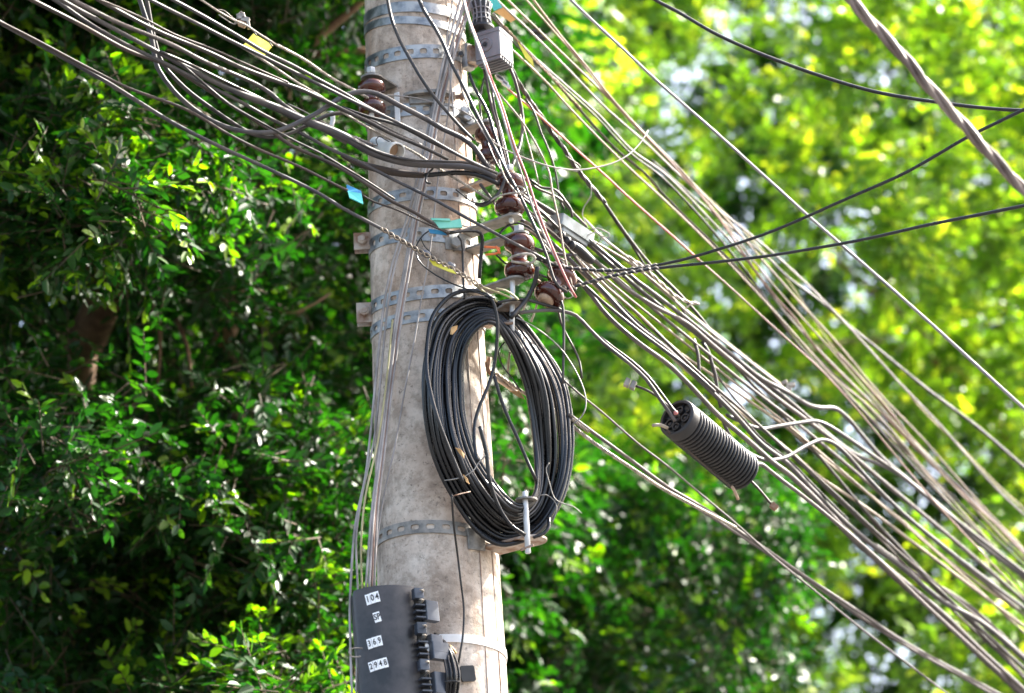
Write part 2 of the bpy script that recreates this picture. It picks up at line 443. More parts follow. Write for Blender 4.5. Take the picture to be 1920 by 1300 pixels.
for pts, r0, r1 in (
    ([(-1.9, 9.6, 4.1), at(560, 1000, 3.2), at(480, 820, 2.9), at(420, 640, 2.7)], .13, .03),
    ([(-1.9, 9.6, 4.2), at(130, 700, 2.9), at(170, 620, 2.3), at(200, 560, 2.1)], .14, .06),
    ([at(200, 560, 2.15), at(120, 300, 2.0), at(60, 130, 1.5), at(-60, 20, 1.3)], .06, .03),
    ([at(420, 640, 2.7), at(520, 240, 2.3), at(565, 100, 1.75), at(640, 35, 1.7), at(700, -15, 1.65)], .04, .012),
    ([at(520, 240, 2.3), at(560, 108, 1.8), at(620, 100, 1.8), at(700, 94, 1.75)], .016, .010),
    ([at(330, 600, 1.75), at(352, 650, 1.7), at(360, 735, 1.72)], .007, .004),
    ([at(280, 560, 1.75), at(300, 620, 1.72), at(296, 720, 1.7)], .009, .004),
    ([at(440, 780, 1.7), at(480, 800, 1.66), at(500, 830, 1.7)], .012, .006),
    ([at(470, 900, 1.8), at(520, 885, 1.75), at(560, 878, 1.75)], .012, .006),
    ([at(262, 370, 1.7), at(266, 400, 1.68), at(272, 425, 1.7)], .009, .005),
    ([at(500, 580, 1.75), at(560, 585, 1.7), at(620, 550, 1.68)], .006, .003),
):
    mb = MB(); limb(mb, pts, r0, r1); mb.build('branch', 'bark', TA)

# right tree: sunlit, further back
TB = thing('broadleaf_tree', 'bright sunlit yellow green tree filling the right half of the picture', 'tree', (3.4, 14.5, 0), 'trees behind the pole')
def frontB(x, y):
    return 6.5 + .6 * math.sin(x * .006 + y * .004) + .5 * math.sin(y * .009 - x * .003) + (1.2 if x < 1050 else 0)
lv = []
C = sprays(1080, (860, 2300), (-300, 1620), (0, 1.5), frontB, .85, .06, 9.3)
lv.append(leaf_arrays(C, out_dir(len(C), (0, -.5, .1)), 6, 9, .2, .07, .3))
C = sprays(560, (860, 2400), (-300, 1700), (1.5, 3.0), frontB, .85, .03, 2.2)
lv.append(leaf_arrays(C, out_dir(len(C), (0, -.2, .1)), 6, 9, .24, .078, .2))
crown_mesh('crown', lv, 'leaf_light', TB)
mb = MB()
limb(mb, [(3.4, 14.5, -.1), (3.35, 14.4, 1.5), (3.2, 14.3, 3.2)], .28, .2, 14)
mb.build('trunk', 'bark', TB)
for pts, r0, r1 in (
    ([(3.2, 14.3, 3.1), at(1980, 1000, 8.6), at(1800, 700, 8.6), at(1560, 480, 8.4)], .07, .015),
    ([(3.2, 14.3, 3.2), at(2150, 900, 8.6), at(2080, 500, 8.6), at(2000, 150, 8.4)], .08, .02),
    ([at(1800, 700, 8.6), at(1640, 640, 8.3), at(1500, 660, 8.0)], .025, .008),
):
    mb = MB(); limb(mb, pts, r0, r1); mb.build('branch', 'bark', TB)

# far tree closing the view low on the right
TC = thing('broadleaf_tree', 'farthest leafy green tree glimpsed through the gaps of the sunlit one', 'tree', (1.2, 17.5, 0), 'trees behind the pole')
def frontC(x, y): return 10.2 + .6 * math.sin(x * .006 + y * .004)
C = sprays(4300, (700, 2500), (-350, 1800), (0, 3.0), frontC, .9, -.45, 4.4)
crown_mesh('crown', [leaf_arrays(C, out_dir(len(C), (0, -.3, .1)), 6, 8, .24, .09, .75)], 'leaf_dark', TC)  # dark leaf colour stands in for shade on this far crown
mb = MB(); limb(mb, [(1.2, 17.5, -.1), (1.25, 17.4, 2.0), (1.3, 17.3, 4.6), (1.4, 17.2, 6.5)], .28, .1, 12); mb.build('trunk', 'bark', TC)
# ---------------------------------------------------------------- the pole
mb = MB()
zs = np.concatenate([np.linspace(-.15, 2.6, 8), np.linspace(2.7, 5.6, 60), np.linspace(5.8, 8.2, 10)])
lathe(mb, (P0[0], P0[1], 0), Z, [(pole_r(z), z) for z in zs], 72)
POLE = mb.build('utility_pole', 'concrete', origin=(P0[0], P0[1], 0)); sharp(POLE, 60)
tag(POLE, 'round weathered grey concrete utility pole carrying all the cables', 'utility pole')
mb = MB(); t_ = theta_of0 = math.atan2(*(on_pole(897, 1000)[:2] - P0[:2])[::-1])
zz = np.linspace(-.1, 8.0, 200)
for dt_ in (0, .33):
    tube(mb, np.stack([P0[0] + (pole_r(zz) + .0002) * np.cos(t_ + dt_), P0[1] + (pole_r(zz) + .0002) * np.sin(t_ + dt_), zz], 1), .0016 + .0006 * np.sin(zz * 23), 6)
mb.build('mould_seam', 'rusty_steel', POLE)
# ---------------------------------------------------------------- straps round the pole
def theta_of(p): return math.atan2(p[1] - P0[1], p[0] - P0[0])
def ring_plane(pts):
    """z = a + b cos t + c sin t through three pole surface points"""
    A = []; b = []
    for (x, y) in pts:
        p = on_pole(x, y); t = theta_of(p); A.append([1, math.cos(t), math.sin(t)]); b.append(p[2])
    k = np.linalg.solve(np.array(A), np.array(b))
    return lambda t: k[0] + k[1] * math.cos(t) + k[2] * math.sin(t)
def strap(label, pts, wpx, mat='galvanised', slots=True, lift=.0035, name='steel_strap'):
    zf = ring_plane(pts); xm, ym = pts[1]
    h = wpx * mpp(xm, ym, -.14) / math.cos(PITCH + (650 - ym) / F_PX)
    mb = MB(); n = 25 if slots else 72
    def P(t, v, l): z = zf(t) + v; r = pole_r(z) + l; return (P0[0] + r * math.cos(t), P0[1] + r * math.sin(t), z)
    dt = 2 * math.pi / n
    if slots:
        sw, sh, K = .27 * dt, .20 * h, 16
        for i in range(n):
            t0 = (i + .5) * dt; V = []; F = []
            for k in range(K):
                a = 2 * math.pi * (k + .5) / K; ca, sa = math.cos(a), math.sin(a)
                m = max(abs(ca), abs(sa)); V.append(P(t0 + .5 * dt * ca / m, .5 * h * sa / m, lift))
            for k in range(K):
                a = 2 * math.pi * (k + .5) / K; ca, sa = math.cos(a), math.sin(a)
                ex = abs(ca) ** .6 * (1 if ca > 0 else -1); ey = abs(sa) ** .6 * (1 if sa > 0 else -1)
                V.append(P(t0 + sw * ex, sh * ey, lift))
            for k in range(K):
                a = 2 * math.pi * (k + .5) / K; ca, sa = math.cos(a), math.sin(a)
                ex = abs(ca) ** .6 * (1 if ca > 0 else -1); ey = abs(sa) ** .6 * (1 if sa > 0 else -1)
                V.append(P(t0 + sw * ex, sh * ey, .0003))
            for k in range(K):
                k2 = (k + 1) % K
                F.append((k, k2, K + k2, K + k)); F.append((K + k, K + k2, 2 * K + k2, 2 * K + k))
            mb.add(V, F)
        # corners of every cell and the edges
        for i in range(n):
            a0, a1 = i * dt, (i + 1) * dt
            K2 = math.tan(math.pi / 16) ; 
            for sx, sy in ((1, 1), (1, -1), (-1, 1), (-1, -1)):
                tc = (i + .5) * dt
                c = P(tc + sx * .5 * dt, sy * .5 * h, lift)
                ca, sa = math.cos(math.pi * 3 / 16), math.sin(math.pi * 3 / 16); e = sa / ca
                p1 = P(tc + sx * .5 * dt, sy * .5 * h * e, lift); p2 = P(tc + sx * .5 * dt * e, sy * .5 * h, lift)
                mb.add([c, p1, p2], [(0, 1, 2)])
    else:
        V = []; F = []
        for i in range(n):
            t = i * dt; V += [P(t, -.5 * h, lift), P(t, .5 * h, lift)]
        F = [(2 * i, (2 * i + 2) % (2 * n), (2 * i + 3) % (2 * n), 2 * i + 1) for i in range(n)]
        mb.add(V, F)
    m = 100
    for v in (-.5 * h, .5 * h):
        V = []
        for i in range(m): t = 2 * math.pi * i / m; V += [P(t, v, 0.0), P(t, v, lift)]
        mb.add(V, [(2 * i, 2 * i + 1, (2 * i + 3) % (2 * m), (2 * i + 2) % (2 * m)) for i in range(m)])
    o = mb.build(name, mat, origin=(P0[0], P0[1], zf(-1.57))); sharp(o, 40)
    tag(o, label, 'strap', 'bands clamped round the pole')
    return o
def bolt_at(c, axis, r, ln, parent, mat='galvanised', name='bolt', head=1.8):
    """threaded shank with a hexagonal head at each end"""
    axis = unit(axis); c = np.asarray(c, float); mb = MB()
    lathe(mb, c - axis * ln / 2, axis, [(r, 0), (r, ln)], 12)
    for s in (-1, 1):
        q = c + axis * s * ln * .36
        lathe(mb, q - axis * r * .7, axis, [(r * head * .9, 0), (r * head, .15 * r), (r * head, 1.3 * r), (r * head * .9, 1.45 * r)], 6)
    return sharp(mb.build(name, mat, parent))
def lug(parent, x, y, off, wpx=26, hpx=34, mat='rusty_steel'):
    """folded strap ears with the clamping bolt"""
    k = mpp(x, y, off); c = at(x, y, off); mb = MB()
    box(mb, c - Y * .012, X, Y, Z, wpx * k, .004, hpx * k, .001); box(mb, c + Y * .012, X, Y, Z, wpx * k, .004, hpx * k, .001)
    sharp(mb.build('clamp_ear', mat, parent))
    bolt_at(c - X * .002, Y, .007, .062, parent, mat)

strap('broad plain steel band round the pole, topmost in view', [(683, 46), (788, 14), (850, 28)], 19, slots=False)
strap('plain steel band round the pole, second from the top, turquoise paint mark', [(683, 66), (788, 40), (850, 56)], 14, slots=False)
s3 = strap('perforated strap holding the grey box clamp near the top of the pole', [(690, 122), (790, 97), (868, 108)], 25)
s4 = strap('perforated strap crossed by the white clip, level with the brown left insulator', [(720, 214), (790, 205), (880, 220)], 23)
s5 = strap('perforated strap just above the mint green tag', [(692, 396), (800, 363), (898, 386)], 23)
s6 = strap('perforated strap with rusty bolt ear on the left, behind the mint green tag', [(697, 462), (790, 440), (897, 473)], 25)
s7 = strap('upper of the two perforated straps directly above the cable coil', [(696, 585), (822, 547), (893, 552)], 24)
s8 = strap('lower of the two perforated straps at the top of the cable coil', [(700, 622), (800, 592), (895, 600)], 22)
s9 = strap('perforated strap low on the pole at the foot of the cable coil', [(712, 1010), (820, 988), (905, 1004)], 24, 'galv_dull')
s10 = strap('smooth white band round the pole beside the black terminal box', [(800, 1200), (868, 1198), (935, 1214)], 15, 'white_plastic', False, .003, 'white_band')
lug(s6, 682, 456, -.02, 36); lug(s7, 686, 590, -.02, 34, 40)
# the galvanised saddle at the right end of the third strap
mb = MB(); box(mb, at(877, 108, -.06), unit([.75, -.66, 0]), unit([.66, .75, 0]), Z, .022, .03, .066, .006); sharp(mb.build('saddle', 'galvanised', s3))
mb = MB(); lathe(mb, at(866, 104, -.13), unit([-.2, -1, 0]), [(.006, 0), (.006, .012)], 12); sharp(mb.build('bolt', 'dark_plastic', s3))
# clip, cover plate and bolts on the fourth strap
mb = MB(); box(mb, on_pole(745, 202, .006), unit([.9, -.42, 0]), unit([.42, .9, 0]), Z, .013, .004, .082); sharp(mb.build('clip', 'white_plastic', s4))
mb = MB(); c = on_pole(800, 176, .012)
prism(mb, c - Z * .006, X, Y, Z * .008, [(.058 * math.cos(a) , .020 * math.sin(a)) for a in np.linspace(0, 2 * math.pi, 24, endpoint=False)])
box(mb, c - Z * .015 + Y * .004, X, Y, Z, .088, .012, .02, .003); sharp(mb.build('cover_plate', 'galv_dull', s4))
for (x, y) in ((842, 180), (858, 182)):
    bolt_at(on_pole(x, y, .012), X, .006, .03, s4, 'rusty_steel')
for (x, y) in ((868, 212), (873, 224), (878, 234)):
    bolt_at(on_pole(x, y, .012), unit([.4, -.9, .1]), .007, .03, s4, 'galvanised')
c = on_pole(853, 458, .012); bolt_at(c, unit([.3, -.95, 0]), .008, .03, s6, 'galv_dull')
mb = MB(); box(mb, on_pole(853, 458, .006), unit([.93, .36, 0]), unit([-.36, .93, 0]), Z, .05, .004, .032, .001); sharp(mb.build('splice_plate', 'galv_dull', s6))

# ---------------------------------------------------------------- insulators on their brackets
def spool(parent, c, axis, R, H, mat='porcelain'):
    hp = [(.30, -.52), (.62, -.515), (.84, -.50), (.96, -.45), (1.0, -.37), (.985, -.28), (.90, -.21), (.70, -.165), (.56, -.12), (.52, -.06)]
    pr = [(r * R, h * H) for r, h in hp] + [(.51 * R, 0)] + [(r * R, -h * H) for r, h in hp[::-1]]
    mb = MB(); lathe(mb, c, axis, pr, 36); return sharp(mb.build('spool', mat, parent), 60)
def arm(parent, B, w, name='bracket_arm', mat='galv_dull', th=.005, root=None):
    """flat bar from the pole shaft out to B with a rounded end"""
    B = np.asarray(B, float); ax = np.array([P0[0], P0[1], B[2]]); d = unit(B - ax)
    A = ax + d * (pole_r(B[2]) + .001) if root is None else np.asarray(root, float)
    d = unit([B[0] - A[0], B[1] - A[1], 0]); s = np.cross(Z, d); L = np.linalg.norm((B - A)[:2])
    pr = [(0, -w / 2), (L, -w / 2)] + [(L + w / 2 * math.cos(a), w / 2 * math.sin(a)) for a in np.linspace(-1.4, 1.4, 9)] + [(L, w / 2), (0, w / 2)]
    mb = MB(); prism(mb, A - Z * th / 2, d, s, Z * th, pr); return sharp(mb.build(name, mat, parent))
def rod(parent, a, b, r, mat='bright_steel', name='bolt', heads=True):
    a = np.asarray(a, float); b = np.asarray(b, float); ax = unit(b - a); L = np.linalg.norm(b - a); mb = MB()
    lathe(mb, a, ax, [(r * .8, 0), (r, .003), (r, L - .003), (r * .8, L)], 14)
    o = sharp(mb.build(name, mat, parent))
    if heads:
        mb = MB(); lathe(mb, a - ax * r * .2, ax, [(r * 1.6, 0), (r * 1.75, .002), (r * 1.75, r * 2.2), (r * 1.6, r * 2.4)], 6)
        sharp(mb.build('nut', 'bright_steel', o))
    return o
GI = 'brown porcelain spool insulators'
o_ = -.17
I1 = thing('spool_insulator', 'brown insulator standing alone at the left edge of the pole', 'insulator', at(697, 183, o_), GI)
spool(I1, at(697, 185, o_), Z, 27 * mpp(697, 183, o_), 62 * mpp(697, 183, o_)); arm(I1, at(697, 148, o_), .055)
rod(I1, at(696, 129, o_), at(697, 232, o_), .0065)
o_ = -.10
I2 = thing('spool_insulator', 'brown insulator half hidden behind wires under the grey box clamp', 'insulator', at(914, 272, o_), GI)
spool(I2, at(914, 274, o_), Z, 23 * mpp(914, 272, o_), 66 * mpp(914, 272, o_)); arm(I2, at(912, 316, o_), .045); arm(I2, at(910, 234, o_), .045)
rod(I2, at(914, 226, o_), at(914, 322, o_), .006)
o_ = -.16
I3 = thing('spool_insulator', 'brown insulator above the mint green tag, upper of the stacked pair', 'insulator', at(956, 368, o_), GI)
spool(I3, at(956, 366, o_), unit([.06, 0, 1]), 29 * mpp(956, 368, o_), 72 * mpp(956, 368, o_)); arm(I3, at(962, 408, o_), .045)
arm(I3, at(952, 326, o_), .035, mat='rusty_steel')
rod(I3, at(955, 312, o_), at(959, 418, o_), .0065)
I4 = thing('spool_insulator', 'brown insulator bolted between two long arms right above the cable coil', 'insulator', at(975, 482, o_), GI)
spool(I4, at(974, 483, o_), unit([.05, 0, 1]), 29 * mpp(975, 482, o_), 78 * mpp(975, 482, o_)); arm(I4, at(976, 440, o_), .042)
arm(I4, at(966, 525, o_), .045); rod(I4, at(973, 426, o_), at(973, 528, o_), .0075, 'galv_dull')
rod(I4, at(961, 512, o_), at(960, 622, o_), .0062); arm(I4, at(966, 604, o_), .046, 'rest_plate', 'rusty_steel', root=on_pole(903, 612))
rod(I4, at(944, 607, o_ - .02), at(962, 606, o_ - .02), .004, 'rusty_steel', 'cotter_pin', False)
o_ = -.14
c5 = at(1042, 537, o_); a5 = unit(at(1055, 516, o_) - at(1030, 557, o_) + Y * .02)
I5 = thing('spool_insulator', 'brown insulator hanging tilted at the right end of the bracket', 'insulator', c5, GI)
spool(I5, c5, a5, 30 * mpp(1042, 537, o_), 74 * mpp(1042, 537, o_))
mb = MB(); lathe(mb, c5 - a5 * .056, a5, [(.012, 0), (.020, .002), (.021, .008), (.012, .0085)], 20); mb.build('spool_base', 'porcelain_raw', I5)
mb = MB(); tube(mb, spline([at(978, 500, -.12), at(1000, 520, -.12), at(1022, 535, -.13), c5], .01), .004, 8); mb.build('hanger', 'rusty_steel', I5)

# ---------------------------------------------------------------- the bracket under the coil
oB = -.125
CB = thing('coil_bracket', 'steel plate and upright pin holding the foot of the cable coil', 'bracket', at(992, 1018, oB))
arm(CB, at(996, 1020, oB), .075, 'rest_plate', 'rusty_steel', root=on_pole(921, 1032)); rod(CB, at(984, 922, -.168), at(990, 1038, -.160), .0068, name='pin', heads=False)
mb = MB(); cc = at(987, 939, -.162)
prism(mb, cc, unit([1, .35, 0]), unit([-.35, 1, 0]), Z * .004, [(.026 * math.cos(a), .021 * math.sin(a)) for a in np.linspace(0, 2 * math.pi, 20, endpoint=False)])
sharp(mb.build('washer', 'galv_dull', CB))
rod(CB, at(976, 1032, -.16), at(1000, 1022, -.17), .003, 'rusty_steel', 'cotter_pin', False)
mb = MB(); box(mb, on_pole(893, 1012, .006), unit([.86, .5, 0]), unit([-.5, .86, 0]), Z, .045, .006, .05, .002); sharp(mb.build('backing_plate', 'galv_dull', CB))

# ---------------------------------------------------------------- the coil of spare cable
OUT = [(795, 740), (803, 650), (825, 592), (877, 560), (925, 563), (975, 597), (1027, 665), (1060, 725), (1072, 810), (1066, 895), (1040, 962), (1000, 1006), (955, 1022), (922, 1016), (885, 985), (847, 927), (810, 845)]
INN = [(866, 720), (870, 668), (885, 632), (905, 610), (928, 608), (945, 632), (965, 668), (985, 727), (995, 790), (1003, 850), (1006, 900), (1000, 932), (975, 948), (948, 932), (918, 895), (890, 850), (871, 785)]
def coil_loop(s_of, phase=0, turns=1.0, jit=.0, dep=0.0):
    """points along one or more turns; s_of(u) runs 0 (outer) to 1 (inner)"""
    n = len(OUT); pts = []
    K = int(34 * turns)
    for k in range(K + 1):
        u = k / 34.0; i = (u + phase) * n; i0 = int(math.floor(i)) % n; fr = i - math.floor(i); i1 = (i0 + 1) % n
        s = s_of(u)
        def w_(A):
            p0, p1, p2, p3 = (np.array(A[(i0 + q) % n], float) for q in (-1, 0, 1, 2))
            return .5 * (2 * p1 + (p2 - p0) * fr + (2 * p0 - 5 * p1 + 4 * p2 - p3) * fr ** 2 + (3 * p1 - p0 - 3 * p2 + p3) * fr ** 3)
        a, b = w_(OUT), w_(INN)
        x, y = a[0] * (1 - s) + b[0] * s, a[1] * (1 - s) + b[1] * s
        side = (x - 935) / 138.0                          # the left limb hangs nearer the street
        off = -.15 + .085 * side + .022 * math.cos(5 * s + 12.566 * u) - (.03 * (s - .5)) + dep
        pts.append(at(x + random.gauss(0, jit), y + random.gauss(0, jit), off))
    return pts
COIL = thing('cable_coil', 'large oval coil of glossy black cable hanging in front of the pole', 'cable coil', at(935, 790, -.28))
r_c = 4.5 * mpp(935, 790, -.28)
perm = [.02, .42, .78, .16, .60, .95, .30, .10, .70, .50, .86, .24, .36, .98, .06, .56, .66, .18, .90, .46, .74, .0, .32, .82, .12, .62]
for k, s0 in enumerate(perm):
    s1 = perm[(k + 1) % len(perm)]; a = s0
    wob = [random.uniform(-.05, .05) for _ in range(3)]; ph = random.random() * 6.28
    f = lambda u, a=a, wob=wob, ph=ph: min(1.0, max(0.0, a + wob[0] * math.sin(6.283 * u + ph) + wob[1] * math.sin(12.566 * u + ph * 2)))
    P = coil_loop(f, phase=.35, turns=1.0, jit=.35, dep=((k * 7) % 5 - 2) * .007); P[-1] = P[0]
    mb = MB(); tube(mb, spline(P, .014), r_c, 10, cap=False)
    mb.build('cable_turn', 'coil_cable', COIL)
def px_tube(pts, offs, dpx, step=.01, sides=8, mb=None, run_on=False):
    """tube through pixels; offs is spread evenly along the pixel length"""
    q = np.array(pts, float); seg = np.concatenate([[0], np.cumsum(np.linalg.norm(np.diff(q, axis=0), axis=1))]); seg /= seg[-1]
    of = np.interp(seg, np.linspace(0, 1, len(offs)), offs)
    W = np.array([at(x, y, o) for (x, y), o in zip(q, of)])
    dp = np.interp(seg, np.linspace(0, 1, len(dpx)), dpx) if isinstance(dpx, (list, tuple)) else np.full(len(q), float(dpx))
    R = np.array([.5 * d * mpp(x, y, o) for (x, y), o, d in zip(q, of, dp)])
    A = np.hstack([W, R[:, None]])
    if run_on:                                            # lines that leave the view run on to the next span
        out = lambda p: p[0] <= 0 or p[0] >= 1920 or p[1] <= 0 or p[1] >= 1300
        go = lambda a, b: np.append(a[:3] + unit(a[:3] - b[:3]) * 1.6, a[3])
        e0, e1 = go(A[0], A[1]), go(A[-1], A[-2])
        if out(q[0]): A = np.vstack([e0, A])
        if out(q[-1]): A = np.vstack([A, e1])
    S = spline(A, step)
    mb = mb or MB(); tube(mb, S[:, :3], S[:, 3], sides); return mb, S[:, :3]
def px_part(name, mat, parent, pts, offs, dpx, **k):
    return px_tube(pts, offs, dpx, **k)[0].build(name, mat, parent)
px_part('loose_turn', 'coil_cable', COIL, [(905, 547), (877, 545), (848, 553), (826, 572), (809, 600), (801, 650), (800, 690), (808, 740), (822, 790), (845, 850), (868, 905)], [-.22, -.27, -.30, -.26], 8.5)
px_part('loose_turn', 'coil_cable', COIL, [(900, 800), (912, 850), (918, 900), (935, 950), (958, 985), (985, 1004)], [-.25, -.23, -.19], 8)
px_part('loose_turn', 'coil_cable', COIL, [(1000, 1008), (1020, 1000), (1029, 988), (1029, 972)], [-.16, -.14], 7)
for pts in ([(833, 901), (850, 899), (872, 893), (890, 880), (897, 868), (920, 846)], [(850, 930), (865, 926), (882, 922)],
            [(1030, 868), (1024, 878), (1030, 905), (1040, 935), (1052, 943), (1075, 950), (1091, 963)], [(1008, 930), (1024, 928), (1038, 938), (1044, 952), (1034, 985)]):
    px_part('tie_wire', 'galv_dull' if pts[0][0] != 850 else 'rusty_steel', COIL, pts, [-.27, -.24] if pts[0][0] < 900 else [-.17, -.16], 2.2)

# ---------------------------------------------------------------- grey box clamp at the top of the pole
oG = -.10; kG = mpp(925, 98, oG)
GC = thing('line_clamp', 'grey plastic box clamp with ribbed underside and slotted neck', 'clamp', at(925, 98, oG))
ps = math.radians(27); gu = np.array([math.cos(ps), -math.sin(ps), 0]); gv = np.array([math.sin(ps), math.cos(ps), 0])
gc = at(926, 93, oG); gw = 54 * kG; gh = 58 * kG
mb = MB(); box(mb, gc, gu, gv, Z, gw, gw, gh, .005); sharp(mb.build('body', 'grey_plastic', GC))
mb = MB(); box(mb, gc + Z * (gh * .42), gu, gv, Z, gw * 1.04, gw * 1.04, gh * .13, .005); sharp(mb.build('lid', 'grey_plastic', GC))
for k in range(6):
    mb = MB(); box(mb, gc - Z * (gh / 2 + .004) + gv * gw * (-.42 + .168 * k), gu, gv, Z, gw * .96, gw * .07, .010); sharp(mb.build('rib', 'grey_plastic', GC))
mb = MB(); fc = gc - gv * (gw / 2) - gu * gw * .06 - Z * .003
lathe(mb, fc + gv * .002, -gv, [(.019, 0), (.019, .005), (.017, .0065), (.0165, .0045), (.009, .0045), (.0085, .002), (.004, .001)], 28); sharp(mb.build('boss', 'grey_plastic', GC))
mb = MB(); lathe(mb, fc - gv * .004, -gv, [(.0055, 0), (.0055, .003)], 16); sharp(mb.build('screw', 'ink', GC))
nx = at(904, 60, oG)
mb = MB(); lathe(mb, nx - Z * .02, Z, [(.014, 0), (.014, .02), (.026, .022), (.031, .026), (.031, .032), (.024, .036), (.020, .055), (.019, .066), (.021, .08), (.027, .095), (.027, .10), (.02, .105), (.02, .12)], 28)
sharp(mb.build('neck', 'dark_plastic', GC), 50)
for k in range(12):
    a = 2 * math.pi * k / 12; e = np.array([math.cos(a), math.sin(a), 0]); mb = MB()
    tube(mb, [nx + e * .0255 + Z * .014, nx + e * .0215 + Z * .034, nx + e * .0205 + Z * .046, nx + e * .0225 + Z * .06, nx + e * .0275 + Z * .078], .0022, 6)
    mb.build('neck_bar', 'grey_plastic', GC)
for zz, rr in ((.03, .0225), (.045, .021), (.06, .0232)):
    mb = MB(); a = np.linspace(0, 2 * np.pi, 25)
    tube(mb, np.stack([nx[0] + rr * np.cos(a), nx[1] + rr * np.sin(a), np.full(25, nx[2] + zz)], 1), .0018, 6, False); mb.build('neck_ring', 'grey_plastic', GC)
mb = MB(); box(mb, at(886, 106, oG + .03), unit([.9, .4, 0]), unit([-.4, .9, 0]), Z, .03, .03, .046, .004); sharp(mb.build('mount_block', 'rusty_steel', GC))

# ---------------------------------------------------------------- corrugated splice closure
cA, cB_ = at(1268, 783, -.02), at(1394, 888, .20)
ca = unit(cB_ - cA); cL = np.linalg.norm(cB_ - cA); cr = 39 * mpp(1300, 820, .05)
SPL = thing('splice_closure', 'black corrugated splice closure hanging among the right hand cables', 'splice closure', cA)
pr = [(cr * .80, .012), (cr * .82, 0), (cr * .95, .0), (cr * .99, .004), (cr * .99, .028)]
nR = 21; step_ = (cL - .03 - .006) / nR
for k in range(nR):
    z0 = .030 + k * step_
    pr += [(cr * .79, z0 + .04 * step_), (cr * .79, z0 + .30 * step_), (cr * .95, z0 + .34 * step_), (cr * 1.0, z0 + .48 * step_), (cr * 1.01, z0 + .64 * step_), (cr * 1.0, z0 + .8 * step_), (cr * .95, z0 + .94 * step_)]
pr += [(cr * .80, cL), (cr * .3, cL + .004)]
mb = MB(); lathe(mb, cA, ca, pr, 48); sharp(mb.build('shell', 'dark_plastic', SPL), 70)
mb = MB(); lathe(mb, cA + ca * .0115, ca, [(cr * .79, 0), (cr * .79, .003)], 40); sharp(mb.build('end_cap', 'ink', SPL))
e1 = unit(np.cross(ca, Z)); e2 = np.cross(ca, e1)
for k, (u, v, rr) in enumerate(((-.42, .18, .26), (.1, -.42, .2), (.45, .1, .22), (-.05, .45, .2), (.0, 0.02, .17))):
    mb = MB(); lathe(mb, cA + ca * .0118 + e1 * u * cr + e2 * v * cr, -ca, [(rr * cr, 0), (rr * cr, .009), (rr * cr * .72, .009), (rr * cr * .68, .001), (rr * cr * .4, .001), (rr * cr * .36, .007), (.001, .008)], 22)
    sharp(mb.build('port', 'dark_plastic', SPL))
for k in range(8):
    a = k * math.pi / 4 + .3; mb = MB(); d = math.cos(a) * e1 + math.sin(a) * e2
    tube(mb, [cA + ca * .009 + d * cr * .5, cA + ca * .009 + d * cr * .8], .0025, 6); mb.build('rib', 'dark_plastic', SPL)
mb = MB(); lathe(mb, at(1269, 776, -.045), -ca, [(.004, 0), (.006, .004), (.004, .008)], 12); mb.build('red_plug', 'red_wire', SPL)
px_part('tail_rod', 'brown_cable', SPL, [(1190, 723), (1215, 733), (1240, 750), (1262, 772)], [.0, -.02], 5)
for (x, y) in ((1176, 718), (1187, 723)):
    mb = MB(); box(mb, at(x, y, .0), unit([.9, 0, -.45]), Y, unit([.45, 0, .9]), .013, .018, .019, .003); sharp(mb.build('rod_end', 'galv_dull', SPL))
px_part('tail_rod', 'brown_cable', SPL, [(1404, 898), (1425, 920), (1447, 947)], [.22, .24], 5)
mb = MB(); box(mb, at(1451, 950, .24), unit([.7, 0, -.7]), Y, unit([.7, 0, .7]), .018, .016, .014, .003); sharp(mb.build('rod_end', 'rusty_steel', SPL))
px_part('strap_end', 'tan_wire', SPL, [(1224, 798), (1238, 797), (1252, 803)], [-.05, -.03], 7)
px_part('strap_end', 'porcelain_raw', SPL, [(1372, 912), (1379, 924), (1384, 937)], [.16, .16], 6)
mb, _ = px_tube([(1250, 806), (1290, 843), (1330, 880), (1370, 912)], [-.03, .16], 4); mb.build('under_strap', 'brown_cable', SPL)

# ---------------------------------------------------------------- black terminal box low on the pole
oT = -.30; kT = mpp(725, 1200, oT)
tb = at(667, 1117, oT + .02); down = unit(at(682, 1300, oT) - at(667, 1117, oT)); down[1] = 0; down = unit(down)
TBX = thing('terminal_box', 'black rounded terminal box with white number stickers strapped to the pole', 'terminal box', tb)
wT = 120 * kT; hT = .44; upv = -down
ux = unit(np.array([1, .16, 0]) - upv * np.dot([1, .16, 0], upv)); uy = np.cross(upv, ux); dT = .105
base = at(719, 1110, oT + .05) + down * hT
SAG = .030; RA = ((wT / 2) ** 2 + SAG ** 2) / (2 * SAG)
def cov_y(x): return -dT / 2 + RA - math.sqrt(RA * RA - x * x)
prb = [(x, cov_y(x)) for x in np.linspace(-wT / 2 + .004, wT / 2 - .006, 26)]
prb += [(wT / 2 - .002, cov_y(wT / 2 - .006) + .005), (wT / 2, cov_y(wT / 2 - .006) + .012), (wT / 2, dT / 2), (-wT / 2, dT / 2), (-wT / 2, cov_y(-wT / 2 + .004) + .006)]
mb = MB(); prism(mb, base, ux, uy, upv * (hT - .004), prb)
prs = [(x * .975, y * .975) for x, y in prb]; prism(mb, base + upv * (hT - .004), ux, uy, upv * .004, prs)
sharp(mb.build('cover', 'box_plastic', TBX))
front0 = at(719, 1110, oT + .05) - uy * (dT / 2)
